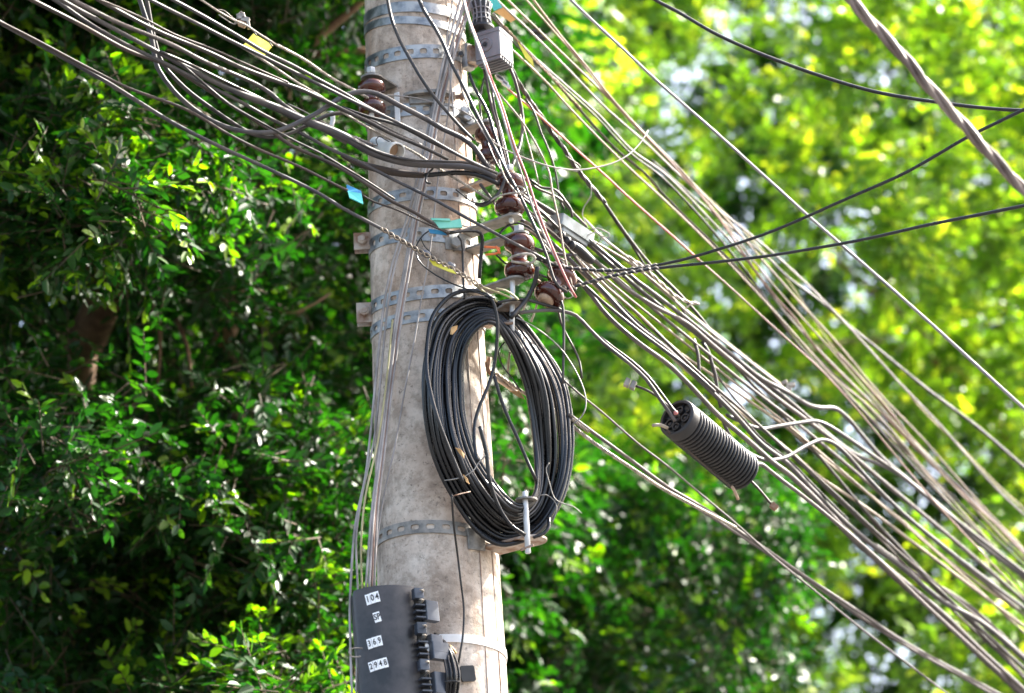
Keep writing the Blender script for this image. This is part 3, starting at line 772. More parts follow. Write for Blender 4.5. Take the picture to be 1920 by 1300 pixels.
def text_mesh(s, size, name, mat, parent, o, ax, ay, sx=.62, bold=.02):
    cu = bpy.data.curves.new('t', 'FONT'); cu.body = s; cu.size = 1.0; cu.align_x = 'CENTER'; cu.align_y = 'CENTER'; cu.offset = bold; cu.space_character = 1.12; cu.extrude = .0; cu.resolution_u = 4
    to = bpy.data.objects.new('t', cu); SC.collection.objects.link(to); dg = bpy.context.evaluated_depsgraph_get(); dg.update()
    me = bpy.data.meshes.new_from_object(to.evaluated_get(dg)); bpy.data.objects.remove(to)
    az = np.cross(ax, ay); w0 = np.array(parent['_w'])
    for v in me.vertices:
        p = o + ax * v.co.x * size * sx + ay * v.co.y * size + az * .0006 - w0; v.co = p
    me.materials.clear(); me.materials.append(MATS[mat]); me.name = name
    ob = bpy.data.objects.new(name, me); SC.collection.objects.link(ob); ob.parent = parent; ob['_w'] = parent['_w']; return ob
def box_front(x, y):
    """point of the cover's front plane under pixel (x, y)"""
    d = ray(x, y); n = -uy; t = np.dot(front0 - CAM, n) / np.dot(d, n); return CAM + d * t
def sticker(txt, corners, pieces=1):
    P4 = [box_front(*c) for c in corners]; c = sum(P4) / 4; ax = unit((P4[1] - P4[0]) + (P4[2] - P4[3])); ay = unit(np.cross(-uy, ax)); az = -uy
    W = (np.linalg.norm(P4[1] - P4[0]) + np.linalg.norm(P4[2] - P4[3])) / 2; H = (np.linalg.norm(P4[3] - P4[0]) + np.linalg.norm(P4[2] - P4[1])) / 2
    mb = MB(); n = len(txt); jit = [random.uniform(-.04, .04) * .6 * H for _ in range(n)]; let = []
    for k in range(n):
        q = c + ax * W * ((k + .5) / n - .5) + ay * jit[k]
        lx = np.dot(q - front0, ux); q = q + uy * (cov_y(lx) + dT / 2); sl = lx / math.sqrt(RA * RA - lx * lx)
        nrm = unit(-uy + ux * sl); a2 = unit(ax - nrm * np.dot(ax, nrm)); b2 = np.cross(nrm, a2)
        box(mb, q + nrm * (.0007 + .0001 * k), a2, b2, nrm, W / n * 1.01, H, .0012); let.append((q + nrm * .0019, a2, b2))
    st = mb.build('sticker', 'sticker_white', TBX, smooth=False)
    for ch, (q, a2, b2) in zip(txt, let):
        text_mesh(ch, H * .84, 'lettering', 'ink', st, q, a2, b2, .76, .018)
sticker('104', [(686, 1113), (711, 1108), (712, 1128), (687, 1133)])
sticker('SP', [(701, 1149), (713, 1146), (714, 1165), (702, 1168)])
sticker('369', [(689, 1196), (716, 1191), (717, 1210), (690, 1215)])
sticker('2948', [(692, 1240), (726, 1232), (728, 1251), (694, 1258)])
# side comb with its clips, stepping back round the pole
sd0 = lambda y: np.interp(y, [1103, 1300], [783, 797])
side_n = unit(np.array([.93, .38, 0])); side_t = unit(np.array([-.38, .93, 0]))
ccA = at(778, 1105, oT + .03); ccB = at(796, 1330, oT + .03)
mb = MB(); P = np.array([ccA, ccB]); box(mb, (ccA + ccB) / 2 + side_t * .03 + side_n * .008, side_n, side_t, unit(ccA - ccB), .022, .06, np.linalg.norm(ccA - ccB), .002)
sharp(mb.build('hinge_spine', 'ink', TBX))
k = 0
for y in np.arange(1112, 1335, 11.5):
    if k % 6 in (0, 1): k += 1; continue
    mb = MB(); p = at(np.interp(y, [1103, 1330], [784, 803]), y, oT + .015); box(mb, p + side_t * .006, side_n, side_t, upv, .022, .024, .0035); sharp(mb.build('comb_tooth', 'comb_plastic', TBX)); k += 1
for j, (y0, y1) in enumerate(((1105, 1124), (1172, 1190), (1240, 1258), (1305, 1322))):
    x = np.interp(y0, [1103, 1330], [783, 801]); mb = MB(); p = at(x, (y0 + y1) / 2, oT + .015)
    box(mb, p, side_n, side_t, upv, .022, .022, (y1 - y0) * kT * 1.05, .002); c_ = sharp(mb.build('clip', 'comb_plastic', TBX))
    for dy in (-8, 10):
        q = at(x + 10, (y0 + y1) / 2 + dy, oT - .005); mb = MB()
        tube(mb, spline([q - side_n * .008, q + side_t * .0, q + side_n * .004 + side_t * .03, q + side_n * .004 + side_t * .045 - Z * .002], .006), .002, 6); mb.build('clip_bail', 'strand', c_)
for (y0, y1, dx, w_, m_) in ((1128, 1166, 0, 24, 'comb_plastic'), (1192, 1206, 4, 22, 'comb_plastic'), (1206, 1224, 6, 30, 'comb_plastic'), (1224, 1238, 6, 30, 'comb_plastic'), (1262, 1302, 6, 24, 'comb_plastic')):
    x = np.interp(y0, [1103, 1330], [797, 815]) + dx; mb = MB(); p = at(x + w_ / 2 - 4, (y0 + y1) / 2, oT + .035)
    box(mb, p, unit([.8, .6, 0]), unit([-.6, .8, 0]), upv, w_ * kT * 1.2, .02, (y1 - y0) * kT * 1.02, .002); sharp(mb.build('module', m_, TBX))
mb = MB(); q4 = [at(797, 1205, oT + .02), at(826, 1221, oT + .05), at(827, 1235, oT + .05), at(797, 1217, oT + .02)]
mb.add(q4 + [p + Y * .004 for p in q4], [(0, 1, 2, 3), (7, 6, 5, 4), (0, 4, 5, 1), (1, 5, 6, 2), (2, 6, 7, 3), (3, 7, 4, 0)]); mb.build('white_label', 'sticker_white', TBX, smooth=False)
for j in range(15):
    a = j / 14; b = random.random()
    pts = [(815 + 6 * b, 1188 + 3 * a), (826 + 14 * a, 1208 + 3 * b), (833 + 22 * a, 1238), (838 + 22 * a + 2 * b, 1268), (836 + 22 * a, 1300), (832 + 22 * a, 1340)]
    px_part('pigtail', 'coil_cable', TBX, pts, [oT + .06 + .02 * b, oT + .02 + .03 * b, oT + .05], 4.6)
px_part('pigtail_tie', 'ink', TBX, [(834, 1279), (848, 1277), (862, 1279)], [oT, oT], 4)
a = [(654, 1222), (658, 1217), (668, 1215), (680, 1216)]; px_part('wire_guide', 'galv_dull', TBX, a, [oT - .03, oT], 2.5)
px_part('wire_guide', 'galv_dull', TBX, [(654, 1222), (656, 1228), (664, 1232), (676, 1231)], [oT - .03, oT], 2.5)
# small black plate beside it
SB = MB(); q = on_pole(876, 1264, .004); sn = unit([q[0] - P0[0], q[1] - P0[1], 0]); st_ = np.cross(Z, sn)
tl = unit(st_ + Z * .1); prism(SB, q - tl * .017 - np.cross(sn, tl) * .017, tl, np.cross(sn, tl), sn * .006, [(x + .017, y + .017) for x, y in [(-.014, -.018), (.014, -.018), (.017, -.015), (.017, .015), (.014, .018), (-.014, .018), (-.017, .015), (-.017, -.015)]])
sharp(tag(SB.build('mounting_plate', 'ink'), 'small square black plate on the pole right of the terminal box', 'plate'))
mb, _ = px_tube([(843, 1212), (850, 1219), (854, 1226)], [-.17, -.16], 7); tag(mb.build('dry_twig', 'dry_leaf'), 'pale brown dry twig caught behind the terminal box pigtails', 'twig')

# ---------------------------------------------------------------- tags, ties and small fittings
def plate4(name, mat, corners, offs, th=.003, parent=None):
    P = [at(x, y, o) for (x, y), o in zip(corners, offs)]; n = unit(np.cross(P[1] - P[0], P[2] - P[0])); k = len(P)
    mb = MB(); mb.add(P + [p + n * th for p in P], [tuple(range(k)), tuple(range(2 * k - 1, k - 1, -1))] + [(i, k + i, k + (i + 1) % k, (i + 1) % k) for i in range(k)])
    return mb.build(name, mat, parent, smooth=False)
T = thing('cable_tag', 'yellow plate tag hung on the strand left of the pole', 'tag', at(482, 82, -.46), 'cable tags')
plate4('plate', 'yellow_tag', [(475, 63), (512, 85), (496, 103), (455, 86)], [-.46, -.46, -.48, -.48], parent=T)
for x, y in ((478, 63), (508, 84)): px_part('tie', 'ink', T, [(x - 3, y - 5), (x, y), (x + 3, y + 4)], [-.475, -.475], 3)
T = thing('cable_tag', 'teal and blue tag wired in line below the left cables', 'tag', at(664, 365, -.36), 'cable tags')
plate4('plate', 'teal_tag', [(652, 358), (678, 363), (681, 382), (655, 370)], [-.36, -.36, -.38, -.38], parent=T)
plate4('fold', 'blue_tag', [(650, 346), (677, 358), (678, 363), (651, 358)], [-.34, -.34, -.36, -.36], parent=T)
T = thing('cable_tag', 'mint green clip tag in the middle of the pole', 'tag', at(838, 420, -.26), 'cable tags')
plate4('plate', 'mint_tag', [(811, 413), (847, 416), (864, 412), (867, 428), (824, 430)], [-.26] * 5, .006, parent=T)
plate4('fold', 'mint_tag', [(807, 409), (843, 410), (845, 414), (810, 413)], [-.27] * 4, parent=T)
px_part('tie', 'white_wire', T, [(866, 423), (878, 426), (889, 424)], [-.26, -.25], 2.5); px_part('tie', 'white_wire', T, [(870, 430), (880, 427), (889, 424)], [-.26, -.25], 2.2)
T = tag(plate4('cable_tag', 'blue_tag', [(803, 429), (834, 434), (838, 441), (806, 437)], [-.245] * 4), 'small blue tag just under the mint green clip', 'tag', 'cable tags')
T = thing('cable_tag', 'orange and turquoise tag at the top edge right of the grey clamp', 'tag', at(945, 22, .0), 'cable tags')
plate4('plate', 'orange_tag', [(927, 22), (943, 14), (967, 37), (958, 42)], [.0, .0, .02, .02], parent=T); plate4('fold', 'teal_tag', [(917, -2), (930, -4), (942, 14), (926, 20)], [.0] * 4, parent=T)
T = tag(plate4('cable_tag', 'yellow_tag', [(971, 79), (983, 92), (999, 112), (1001, 125), (985, 108)], [-.02] * 5), 'slim yellow leaf shaped tag dangling right of the grey clamp', 'tag', 'cable tags')
T = tag(plate4('cable_tag', 'yellow_tag', [(804, 486), (815, 490), (850, 507), (856, 514), (838, 508), (812, 497)], [-.29] * 6), 'narrow yellow strip tag under the twisted grip on the pole', 'tag', 'cable tags')
T = thing('cable_tie', 'bright orange plastic tie beside the middle insulator', 'cable tie', at(922, 470, -.15))
px_part('band', 'orange_tie', T, [(908, 463), (924, 464), (936, 466), (934, 474), (910, 478)], [-.17, -.17], 4.5); px_part('tail', 'orange_tie', T, [(930, 462), (934, 470), (938, 476)], [-.18, -.18], 4)
# dead leaves
def dry(label, pts, o): tag(plate4('dry_leaf', 'dry_leaf', pts, [o - .004 * (i % 2) for i in range(len(pts))], .001), label, 'dead leaf', 'dead leaves on the coil')
dry('small orange dead leaf lying on top of the coil', [(847, 613), (858, 610), (857, 618), (848, 628), (844, 627), (845, 618)], -.265)
dry('curled brown dead leaf stuck low on the left side of the coil', [(854, 840), (864, 843), (871, 852), (870, 860), (862, 852)], -.275)
dry('long orange dead leaf behind the right side of the coil', [(955, 734), (974, 733), (985, 750), (972, 745)], -.05)
dry('thin dead leaf stem wedged on the lower left of the coil', [(868, 890), (876, 897), (880, 908), (874, 904)], -.27)
# hardware on the strand at the upper left
T = thing('strand_clamp', 'small weathered wire clamp on the strand above the yellow tag', 'clamp', at(455, 38, -.5))
for (x, y, w_, h_, rr, m_) in ((452, 32, 16, 11, .2, 'strand'), (460, 38, 16, 9, -.3, 'galv_dull'), (454, 46, 14, 8, -.5, 'porcelain_raw'), (466, 48, 6, 12, .1, 'strand')):
    mb = MB(); k = mpp(x, y, -.5); box(mb, at(x, y, -.5), unit([1, 0, rr]), Y, unit([-rr, 0, 1]), w_ * k, .014, h_ * k, .002); sharp(mb.build('jaw', m_, T))
mb, _ = px_tube([(440, 45), (447, 28), (452, 22), (458, 30), (468, 38)], [-.5, -.5], 3); mb.build('bail', 'strand', T)
T = thing('strand_clamp', 'small white wire clamp on the cables at the far right', 'clamp', at(1475, 725, .9))
for (x, y, w_, h_, rr) in ((1470, 718, 12, 6, .4), (1482, 722, 16, 6, 0), (1478, 730, 12, 8, -.4)):
    mb = MB(); k = mpp(x, y, .9); box(mb, at(x, y, .9), unit([1, 0, rr]), Y, unit([-rr, 0, 1]), w_ * k, .014, h_ * k, .002); sharp(mb.build('jaw', 'strand', T))
# white clip strip on the left cables
px_pts = [(618, 208), (623, 210), (624, 225), (620, 240), (621, 250)]
mb = MB(); W = [at(x, y, -.32) for x, y in px_pts]; k = mpp(620, 230, -.32) * 9
mb.add([p for q in W for p in (q - X * k / 2, q + X * k / 2)] + [p for q in W for p in (q - X * k / 2 + Y * .003, q + X * k / 2 + Y * .003)],
       [(2 * i, 2 * i + 1, 2 * i + 3, 2 * i + 2) for i in range(4)] + [(10 + 2 * i, 10 + 2 * i + 2, 10 + 2 * i + 3, 10 + 2 * i + 1) for i in range(4)] + [(2 * i, 2 * i + 2, 12 + 2 * i, 10 + 2 * i) for i in range(4)] + [(2 * i + 1, 11 + 2 * i, 13 + 2 * i, 2 * i + 3) for i in range(4)])
tag(mb.build('wire_clip', 'pvc'), 'small curved beige clip hanging on the left cables', 'clip')
# white pipe elbow and grey sleeve at the pole
T = thing('pipe_end', 'short white plastic pipe end with brown cut mouth on the pole', 'pipe', at(730, 275, -.24))
pA, pB = at(706, 270, -.20), at(744, 285, -.27); ax_ = unit(pB - pA); Lp = np.linalg.norm(pB - pA); rp = 17 * mpp(730, 275, -.24)
mb = MB(); lathe(mb, pA, ax_, [(rp * .7, -.01), (rp * .8, 0), (rp * .85, Lp * .5), (rp * 1.02, Lp * .62), (rp * 1.05, Lp), (rp * .9, Lp + .001), (rp * .86, Lp * .6), (rp * .5, Lp * .55)], 28); sharp(mb.build('pipe', 'pvc', T))
mb = MB(); lathe(mb, pA, ax_, [(rp * .84, Lp * .7), (rp * .84, Lp * .72)], 24); sharp(mb.build('mouth', 'pvc_cut', T))
px_part('tie', 'ink', T, [(708, 272), (705, 262), (712, 256), (722, 262), (735, 268)], [-.27, -.27], 2)
T = thing('cable_sleeve', 'grey ribbed cable sleeve touching the left edge of the pole', 'sleeve', at(680, 272, -.22))
sA, sB = at(660, 263, -.22), at(697, 279, -.22); ax_ = unit(sB - sA); Ls = np.linalg.norm(sB - sA); rs = 11 * mpp(680, 272, -.22)
pr = [(rs * .6, 0)] + [(rs * (1 if k % 2 else .86), Ls * (k + .5) / 12) for k in range(12)] + [(rs * .5, Ls)]
mb = MB(); lathe(mb, sA, ax_, pr, 22); mb.build('sleeve', 'grey_cable', T)
# clear splice box with black boots among the right hand cables
T = thing('splice_box', 'translucent grey splice box lying on the cables right of the insulators', 'splice box', at(1068, 430, -.02))
bA, bB = at(1040, 412, -.04), at(1100, 452, .06); ax_ = unit(bB - bA); up_ = unit(np.cross(ax_, Y) * -1); ay_ = np.cross(up_, ax_); k = mpp(1068, 430, 0)
cbx = (bA + bB) / 2; mb = MB(); box(mb, cbx, ax_, ay_, up_, np.linalg.norm(bB - bA), .05, 22 * k, .004); sharp(mb.build('lower_shell', 'clear_plastic', T))
mb = MB(); box(mb, cbx + up_ * 15 * k, ax_, ay_, up_, np.linalg.norm(bB - bA) * .8, .04, 9 * k, .006); sharp(mb.build('lid', 'clear_plastic', T))
for dx, dy, rr in ((0, 0, 9), (10, 10, 9), (19, 18, 9.5)):
    mb = MB(); q = at(1052 + dx, 442 + dy, -.06); lathe(mb, q, ax_, [(rr * k * .7, -.006), (rr * k, -.004), (rr * k, .004), (rr * k * .7, .006)], 20); mb.build('boot_ring', 'dark_plastic', T)
px_part('boot', 'dark_plastic', T, [(1068, 456), (1085, 468), (1100, 482), (1112, 491)], [-.06, -.02], [14, 20, 20, 14])
# ---------------------------------------------------------------- cables and wires
def pts_of(s): return [tuple(float(c) for c in q.split(',')) for q in s.split()]
NAMES = {'c': ('cable', 'cable'), 'w': ('wire', 'wire'), 's': ('strand_wire', 'strand'), 'd': ('drop_wire', 'drop wire'), 'b': ('cable_bundle', 'cable bundle')}
def W(kind, label, mat, d, s, offs, group, style=None, sides=None):
    """one cable through the pixels s at distances offs from the pole plane; d is its width in pixels"""
    nm, cat = NAMES[kind]; pts = pts_of(s)
    dm = d if not isinstance(d, list) else max(d)
    mb = MB()
    if style is None:
        px_tube(pts, offs, d, .02 if dm < 12 else .014, sides or (8 if dm >= 4 else 6), mb, True)
    else:
        _, S = px_tube(pts, offs, d, .012, 4, MB(), True)
        r = .5 * dm * mpp(*pts[len(pts) // 2], offs[len(offs) // 2])
        n, rr, hr, pitch = {'strand': (4, .44, .52, 9.0), 'twist2': (2, .52, .5, 13.0), 'twist3': (3, .50, .56, 17.0), 'long3': (3, .50, .58, 22.0), 'tight': (3, .5, .58, 7.0), 'grip': (2, .42, .85, 6.5)}[style]
        for k in range(n):
            tube(mb, helix(S, hr * r, pitch * r, 6.283 * k / n), rr * r, 6)
    o = mb.build(nm, mat); return tag(o, label, cat, group)
def wrap(parent, s, offs, d, mat='strand', turns=5.0, wr=.35, name='wire_wrap', n=2):
    """wire wound round a cable along the pixels s"""
    _, S = px_tube(pts_of(s), offs, d, .01, 4, MB()); pts = pts_of(s); r = .5 * d * mpp(*pts[0], offs[0]); mb = MB()
    for k in range(n): tube(mb, helix(S, r * 1.15, turns * r, 6.283 * k / n), wr * r, 6)
    return mb.build(name, mat, parent)

GL = 'cables coming in from the upper left'
W('c', 'lowest grey cable of the upper left run, ending in the twisted grip over the pole', 'grey_cable', [9, 8, 7, 6], '-40,18 0,42 100,98 200,154 325,231 425,281 480,306 600,364 640,389 720,432 790,473 840,500 878,522', [-.85, -.6, -.4, -.26], GL)
GRIP = W('s', 'tan helical grip wound over the lowest cable in front of the pole', 'tan_wire', 8, '714,428 750,450 790,473 840,500 878,522 905,540', [-.345, -.30, -.262], 'twisted wire grips', 'grip')
for s in ('895,534 915,542 932,548 945,553 960,560', '890,534 908,548 920,557 932,566', '930,541 948,545 965,556 972,563'):
    px_part('grip_tail', 'yellow_wire', GRIP, pts_of(s), [-.26, -.24], 4)
for x, y in ((798, 476), (845, 499)): 
    mb = MB(); k = mpp(x, y, -.27); lathe(mb, at(x - 6, y - 3, -.268), unit(at(x + 6, y + 3.4, -.268) - at(x - 6, y - 3, -.268)), [(6 * k, 0), (7.2 * k, 3 * k), (7.2 * k, 12 * k), (6 * k, 15 * k)], 14); mb.build('collar', 'grey_plastic', GRIP)
W('c', 'thin brown cable just above the lowest grey one, running to the teal tag', 'brown_cable', [7, 6, 5], '-40,22 60,72 160,125 240,165 350,206 425,250 480,278 560,312 640,352 652,357', [-.85, -.6, -.38], GL)
W('s', 'thin dark strand from the teal tag into the mint green clip', 'brown_cable', 4.5, '679,366 700,378 745,394 790,415 840,437', [-.36, -.27], GL, 'strand')
W('c', 'dark brown doubled cable from the top left to the mint clip', 'brown_cable', [9, 8, 7, 7], '30,-16 60,0 150,46 240,95 310,121 370,156 445,205 502,242 545,272 595,295 632,312 690,347 735,378 775,397 815,422 842,438', [-.9, -.6, -.38, -.25], GL)
W('c', 'thin black cable lying on the dark brown doubled one', 'dark_cable', [5, 4], '340,120 372,148 400,172 430,196 500,236 560,268 600,287 640,311 690,341 740,374', [-.66, -.40], GL)
W('c', 'black elbow lead leaving the mint clip and turning down at the pole edge', 'black_cable', 7, '842,437 862,434 885,433 899,436 904,444 903,470 900,500 899,522', [-.24, -.17, -.15], 'short leads at the pole')
W('c', 'smooth grey cable passing from the top left across the pole to the far lower right', 'grey_cable', [8, 7, 6.5, 6, 7], '70,-18 100,-2 170,46 245,88 320,124 395,163 445,188 510,224 570,253 620,280 682,308 740,338 815,375 877,410 952,450 1027,490 1090,530 1130,566 1190,615 1250,660 1290,690 1340,735', [-.9, -.7, -.42, -.27, -.25, -.05, .1], GL)
W('c', 'thick shiny blue grey conduit sweeping across the pole to the insulators', 'grey_cable', [9, 9, 9, 15, 17, 17, 12], '90,-18 115,0 210,52 300,100 395,150 450,175 520,203 570,226 620,245 650,259 690,282 730,297 775,306 825,309 870,312 905,320 930,334', [-.95, -.7, -.45, -.3, -.2], GL)
W('c', 'dark blue cable lying on top of the shiny conduit', 'dark_cable', [6, 6, 5], '300,97 350,118 420,152 495,188 570,224 620,245 660,263 720,290 770,300 830,303 880,306 925,322', [-.7, -.45, -.31, -.24], GL)
W('c', 'brown sheathed cable under the shiny conduit at the left pole edge', 'brown_cable', [10, 14, 15, 12], '640,290 672,306 705,316 750,325 795,329', [-.28, -.24, -.22], GL)
W('c', 'short black conduit under the shiny one, entering the insulator knot', 'black_cable', [9, 10, 9], '796,329 820,327 855,324 890,327 920,338 936,346', [-.23, -.2], GL)
W('c', 'dusty tan topped cable bending down to meet the shiny conduit', 'dusty_cable', [9, 9, 8, 8], '110,-14 140,2 220,42 320,83 382,115 445,142 482,159 507,175 532,197 570,222 597,238 628,256 650,268', [-.95, -.7, -.42, -.31], GL)
W('c', 'dark cable running third from the top to the middle of the pole', 'dark_cable', [8, 8, 9, 8, 7], '160,-14 185,0 290,56 395,100 445,124 507,148 570,170 607,188 645,207 690,228 732,250 795,277 840,299', [-.9, -.65, -.4, -.24], GL)
W('c', 'thin dark cable merging onto the third cable from the top', 'brown_cable', [4.5, 4], '170,-6 200,5 275,38 325,64 400,93 470,124 540,155', [-.93, -.56], GL)
W('c', 'black cable branching off behind the brown left insulator to the pole', 'black_cable', [6, 6.5, 6], '640,201 690,219 725,228 760,241 800,262 850,286 905,314', [-.38, -.27, -.2], GL)
W('c', 'grey cable just below the yellow plate tag reaching the insulators', 'grey_cable', [7, 7, 6, 6], '255,-16 282,0 325,22 375,47 425,73 480,100 545,132 595,157 645,182 695,206 745,230 800,257 840,280 890,307 932,325', [-.85, -.6, -.4, -.23], GL)
W('s', 'tan twisted strand running below the yellow tag to the upper insulator', 'strand', 5.5, '430,76 460,92 507,122 557,155 607,185 645,212 682,235 732,262 780,288 825,318 865,342 902,365 925,379', [-.52, -.38, -.26, -.18], GL, 'strand')
W('c', 'grey cable passing in front of the yellow plate tag', 'grey_cable', [7, 7, 6], '295,-16 325,0 375,27 445,67 495,97 545,121 595,148 645,175 682,197 720,217', [-.85, -.6, -.36], GL)
W('s', 'tan twisted strand carrying the yellow tag to the left insulator', 'strand', 6.5, '520,85 570,112 620,146 665,170 690,184', [-.48, -.33, -.2], GL, 'strand')
W('s', 'thin strand above the yellow tag with loose tie wire', 'strand', 4.5, '350,-16 377,0 407,20 437,37 460,47 480,60 505,76 522,87', [-.68, -.5], GL, 'strand')
W('w', 'thin loose wire curling round the strand near the small clamp', 'strand', 2, '405,18 420,20 432,30 445,42 440,46 425,38 410,28', [-.58, -.55], 'loose tie wires')
W('c', 'thick grey cable dropping from the top, looping up over the left insulator', 'grey_cable', [9, 9, 10, 10], '258,-16 262,0 275,40 285,75 291,112 298,132 325,170 362,204 400,228 440,243 482,249 520,246 557,231 595,212 620,195 652,177 682,172 707,176 745,196 800,224 830,242 865,258 890,278 907,303 924,326', [-.62, -.55, -.48, -.42, -.36, -.26, -.16], GL)
W('c', 'second looping cable with a lower crest behind the beige clip', 'dark_cable', [8, 8, 8], '270,-16 275,0 284,50 294,90 304,118 345,164 400,206 440,233 470,250 500,257 540,252 580,233 612,217 640,212 668,215 700,229 745,252 790,274', [-.6, -.52, -.44, -.34, -.22], GL)
W('w', 'thin cream wire passing the beige clip to the white pipe', 'white_wire', 2.6, '540,195 570,209 602,227 640,246 695,270 708,274', [-.38, -.26], 'loose tie wires')
W('w', 'thin cream wire from the left insulator along the fourth strap', 'white_wire', 2.6, '700,180 720,179 747,180 785,185 815,193 852,202 885,219 905,237 918,258 935,270', [-.2, -.17, -.15, -.13], 'loose tie wires')

GF = 'leads hanging down in front of the pole'
W('d', 'black lead hanging from the top across the upper two bands, left one', 'dark_cable', [6.5, 7, 6.5], '724,-20 728,6 735,38 750,76 770,113 795,155 815,183 840,212 865,240 888,263', [-.16, -.21, -.18], GF)
W('d', 'black lead hanging from the top, right one, running on to the tilted insulator', 'dark_cable', [7.5, 7, 6], '778,-20 786,0 796,22 815,52 830,80 847,120 865,155 882,190 905,237 927,277 952,326 972,362 1002,425 1025,480 1037,520 1048,538 1064,548', [-.18, -.2, -.19, -.2, -.2, -.18], GF)
GD = 'pale drop wires running down the pole front'
def drop(label, mat, d, s, offs=(-.10, -.17, -.18, -.2, -.24, -.28)): W('d', label, mat, d * 1.25, s, list(offs), GD)
drop('pale drop wire farthest left, standing clear of the box', 'white_wire', 4, '884,-20 872,10 838,110 812,200 790,300 766,400 740,480 722,560 706,700 694,820 685,895 667,980 659,1070 656,1145 657,1208 660,1310')
drop('pale drop wire second from the left, vanishing behind the box top', 'white_wire', 3.5, '894,-20 880,10 844,110 818,200 796,300 772,400 746,480 729,560 713,720 702,820 677,940 668,1010 671,1110 670,1200 668,1310', (-.1, -.17, -.18, -.2, -.24, -.25))
drop('yellowish drop wire beside the pale ones at the lower left', 'yellow_wire', 3.2, '736,600 724,720 708,830 685,932 677,1020 679,1108', (-.2, -.24, -.25))
drop('thick pale drop wire forming the left of the straight bundle', 'white_wire', 4.2, '870,-20 860,10 833,110 815,200 797,300 777,400 759,500 740,612 726,720 712,840 697,960 686,1104')
drop('pale drop wire in the middle of the straight bundle', 'white_wire', 4.2, '880,-20 868,10 841,110 820,200 801,300 780,400 763,500 744,612 730,720 716,840 701,960 692,1104')
drop('mauve drop wire in the straight bundle, right of the middle', 'pink_wire', 3.4, '890,-20 877,10 848,110 824,200 804,300 783,400 766,500 748,612 733,720 719,840 704,960 697,1104', (-.1, -.165, -.175, -.195, -.235, -.27))
drop('pale drop wire on the right rim of the straight bundle', 'white_wire', 3.6, '898,-20 884,10 851,110 828,200 808,300 787,400 769,500 751,612 736,720 722,840 708,960 702,1104', (-.1, -.165, -.175, -.195, -.235, -.26))
drop('thin grey drop wire slanting alone right of the bundle', 'white_wire', 2.6, '852,80 846,150 838,230 826,300 812,420 802,500 794,540 775,650 760,727 740,840 722,920 707,1015 700,1106', (-.17, -.16, -.17, -.2, -.24))
drop('thin pale wire crossing the upper bands from the top edge', 'white_wire', 2.4, '848,-10 846,30 838,70 842,130 849,190 852,235', (-.15, -.16, -.16))
drop('thin pale wire slanting the other way above the fourth strap', 'white_wire', 2.4, '858,130 866,170 880,205 898,235 915,262 932,290', (-.16, -.16, -.15))
W('w', 'thin black wire arching from the mint clip down to the coil', 'black_cable', 3, '806,432 795,440 783,456 780,472 785,488 800,504 835,526 877,543 905,552 928,560', [-.2, -.22, -.24, -.28], 'short leads at the pole')
W('w', 'short thin black wire curling under the blue tag', 'black_cable', 2.4, '790,448 796,462 806,472 810,480', [-.21, -.24], 'short leads at the pole')
W('w', 'thin black lead hanging straight from the mint clip to the coil top', 'black_cable', 4, '858,442 865,452 868,490 869,525 871,560', [-.22, -.19, -.21], 'short leads at the pole')
W('w', 'thin black tail hanging below the coil past the white band to the plate', 'black_cable', 4.5, '847,928 849,960 852,995 858,1040 864,1090 870,1142 869,1180 866,1208 859,1246', [-.3, -.2, -.17, -.18], 'short leads at the pole')
W('c', 'black lead curving down through the open eye of the coil', 'coil_cable', 7, '905,548 918,556 928,576 933,606 932,640 926,690 915,725 900,760 891,790 889,815 892,850 898,868', [-.25, -.21, -.24], 'leads in the coil')
W('c', 'straight black lead slanting behind the coil eye', 'black_cable', 7, '924,696 935,735 948,772 972,825 990,868 1006,902', [-.16, -.14], 'leads in the coil')
W('w', 'thin black wire looping right of the eye top', 'black_cable', 3, '946,642 936,655 935,668 945,690 962,712 976,733', [-.15, -.12], 'leads in the coil')
W('w', 'small dark hook wire on the shiny conduit', 'black_cable', 4, '812,316 803,325 798,336 801,343 808,344', [-.25, -.25], 'loose tie wires')
W('w', 'thin black wire lying across the strap above the mint tag', 'black_cable', 3, '855,356 868,366 882,377 898,382 915,378 930,366 940,350 946,332', [-.17, -.2, -.2], 'loose tie wires')

GT = 'thin wires fanning from the top to the right'
fan = lambda label, mat, d, s, o=(.0, .7, 1.5, 2.2), st=None: W('w', label, mat, d, s, list(o), GT, st)
fan('cream wire nearest the grey clamp among the right fan', 'white_wire', 4, '915,-22 932,0 992,57 1065,130 1135,202 1210,268 1270,325 1340,387 1440,467 1515,535 1590,612 1625,650 1690,722 1765,800 1860,908 1930,975')
fan('cream wire crossing two others right of the clamp', 'tan_wire', 4, '935,-20 952,0 1015,62 1085,130 1142,185 1215,262 1285,330 1370,420 1440,500 1502,570 1575,650 1652,742 1727,820 1815,920 1880,990 1935,1048')
fan('tan wire third from the left at the top edge of the fan', 'tan_wire', 3.6, '972,-18 987,0 1035,55 1085,112 1135,175 1210,252 1285,328 1345,402 1440,523 1500,592 1570,670 1640,752 1720,840 1800,925 1870,1000 1935,1062')
fan('tan wire with a faint pink tint, last of the fan at the top edge', 'pink_wire', 4, '985,-20 1000,0 1047,62 1100,125 1147,185 1197,240 1260,307 1340,400 1440,540 1490,597 1530,652 1590,714 1647,769 1715,839 1790,914 1860,977 1935,1056')
fan('long smooth grey cable slanting alone across the right trees', 'light_cable', [5.5, 5.5, 6.5], '1050,-22 1070,0 1160,85 1235,155 1340,247 1440,337 1515,405 1655,527 1765,625 1860,712 1935,780', (-.1, .1, .3, .5))
